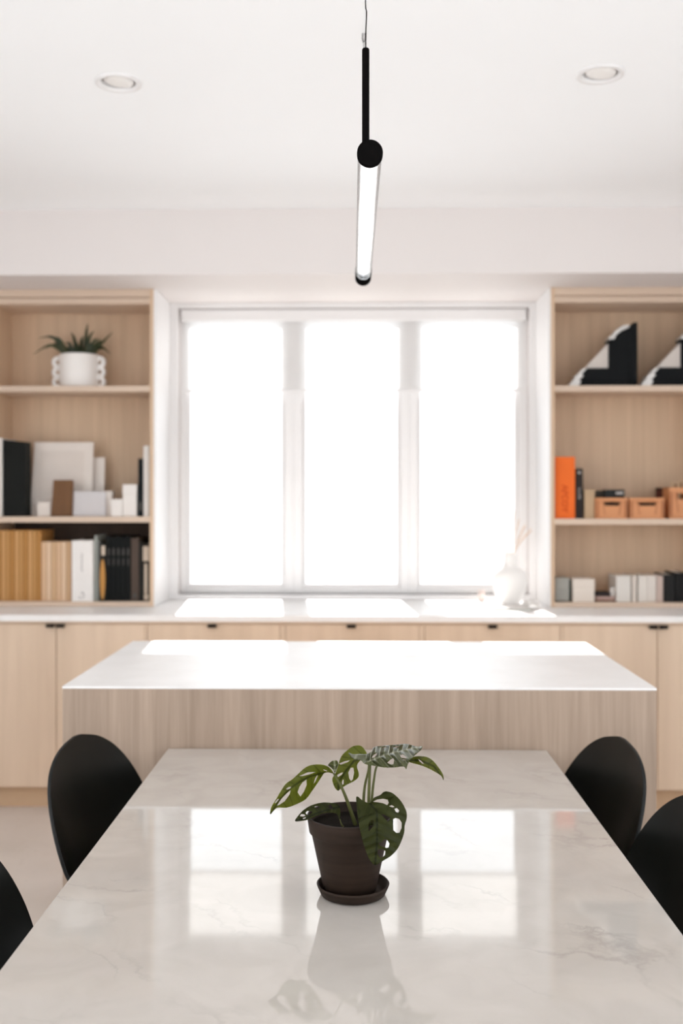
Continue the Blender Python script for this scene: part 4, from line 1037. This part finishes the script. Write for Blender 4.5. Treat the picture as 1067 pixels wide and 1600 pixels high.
for k, (a, b_) in enumerate(ends):
    dy = (-.05, .045, -.02, .05, -.045, .03, -.03, .02)[k]
    e = P(a, b_, yv + dy); u_ = (k - 3.5) / 3.5
    s0 = vc + Vector((u_ * .02, dy * .2, 56 * k_))
    nk = vc + Vector((u_ * .024, dy * .3, 80 * k_))
    sp_ = spline([s0, nk, nk.lerp(e, .55) + Vector((0, 0, .012)), e], 6)
    g = empty('dried_grass_stem', tuple(vc + Vector((0, 0, 56 * k_))), NTH[k], 'dried grass', 'dried grass stems in the white vase')
    bm = bmesh.new(); tube(bm, sp_, .0022, 6)
    obj('stalk', bm, M_grass, g)
    bm = bmesh.new(); n = len(sp_)
    for j in range(n // 2, n - 1):
        for q in range(5):
            dr = Vector((rg.uniform(-.5, .5), rg.uniform(-.5, .5), rg.uniform(1, 2))).normalized() * rg.uniform(.012, .026)
            s = sp_[j].lerp(sp_[j + 1], rg.random()); tube(bm, [s, s + dr], [.0012, .0003], 3)
    obj('plume', bm, M_plume, g)
y0 = 5.45; cc_ = Vector((XX(752, y0), y0, ZC + .0003)); r_ = 6 * y0 / F; hh_ = ZZ(922, y0) - ZC
t = empty('votive_candle', tuple(cc_), 'tiny pinkish candle glass on the counter left of the vase', 'candle')
obj('glass', lathe([(0, 0), (r_ * .8, 0), (r_, hh_), (r_ - .002, hh_), (r_ * .8 - .002, .003), (0, .003)], cc_, 32), mat_cache('frosted pink glass', (0.70, 0.60, 0.56, 1), .3), t, smooth=True)
obj('wax', lathe([(0, .0035), (r_ * .78, .0035), (r_ * .9, hh_ * .7), (0, hh_ * .7)], cc_, 24), M_wb, t)
y0 = 5.02
xa, xb = XX(757, y0), XX(831, y0)
t = empty('magazine', ((xa + xb) / 2, y0, ZC), 'open-topped white magazine with green edge lying before the vase', 'magazine')
t['label'] = 'white magazine with grey-green edge lying on the counter before the vase'
M_gre = mat_cache('grey green cover', (0.36, 0.40, 0.33, 1), .5)
def slab(z0, z1, ins): return rotbm(B((xa + ins, xb - ins, y0 + ins, y0 + .17 - ins, z0, z1)), .05, 'Z', ((xa + xb) / 2, y0, 0))
obj('cover', slab(ZC + .0004, ZC + .0045, 0), M_gre, t, bevel=.0008)
obj('pages', slab(ZC + .0047, ZC + .012, .002), M_wb, t, bevel=.001)
# crumpled cloth on the magazine's right end
rg = random.Random(2); cx_, cy_ = XX(826, 5.12), 5.12
bm = bmesh.new(); n = 22; g = []
for i in range(n):
    row = []
    for j in range(n):
        u, v_ = i / (n - 1) * 2 - 1, j / (n - 1) * 2 - 1
        e = max(0, 1 - (u * u + v_ * v_) / 1.6)
        z = ZC + .0145 + .026 * e * (.55 + .45 * math.sin(5 * u + 3 * v_ * v_) * math.cos(4 * v_ - 2 * u)) 
        row.append(bm.verts.new((cx_ + .05 * u + .006 * math.sin(3 * v_), cy_ + .055 * v_ + .006 * math.cos(4 * u), z)))
    g.append(row)
for i in range(n - 1):
    for j in range(n - 1): bm.faces.new((g[i][j], g[i + 1][j], g[i + 1][j + 1], g[i][j + 1]))
o = obj('crumpled_cloth', bm, mat_cache('white linen', (0.78, 0.76, 0.73, 1), .9), loc=(cx_, cy_, ZC + .013), smooth=True, solid=.0018)
tag(o, 'small crumpled white cloth lying on the right end of the magazine', 'cloth')

for o in bpy.data.objects:
    if 'org' in o: del o['org']
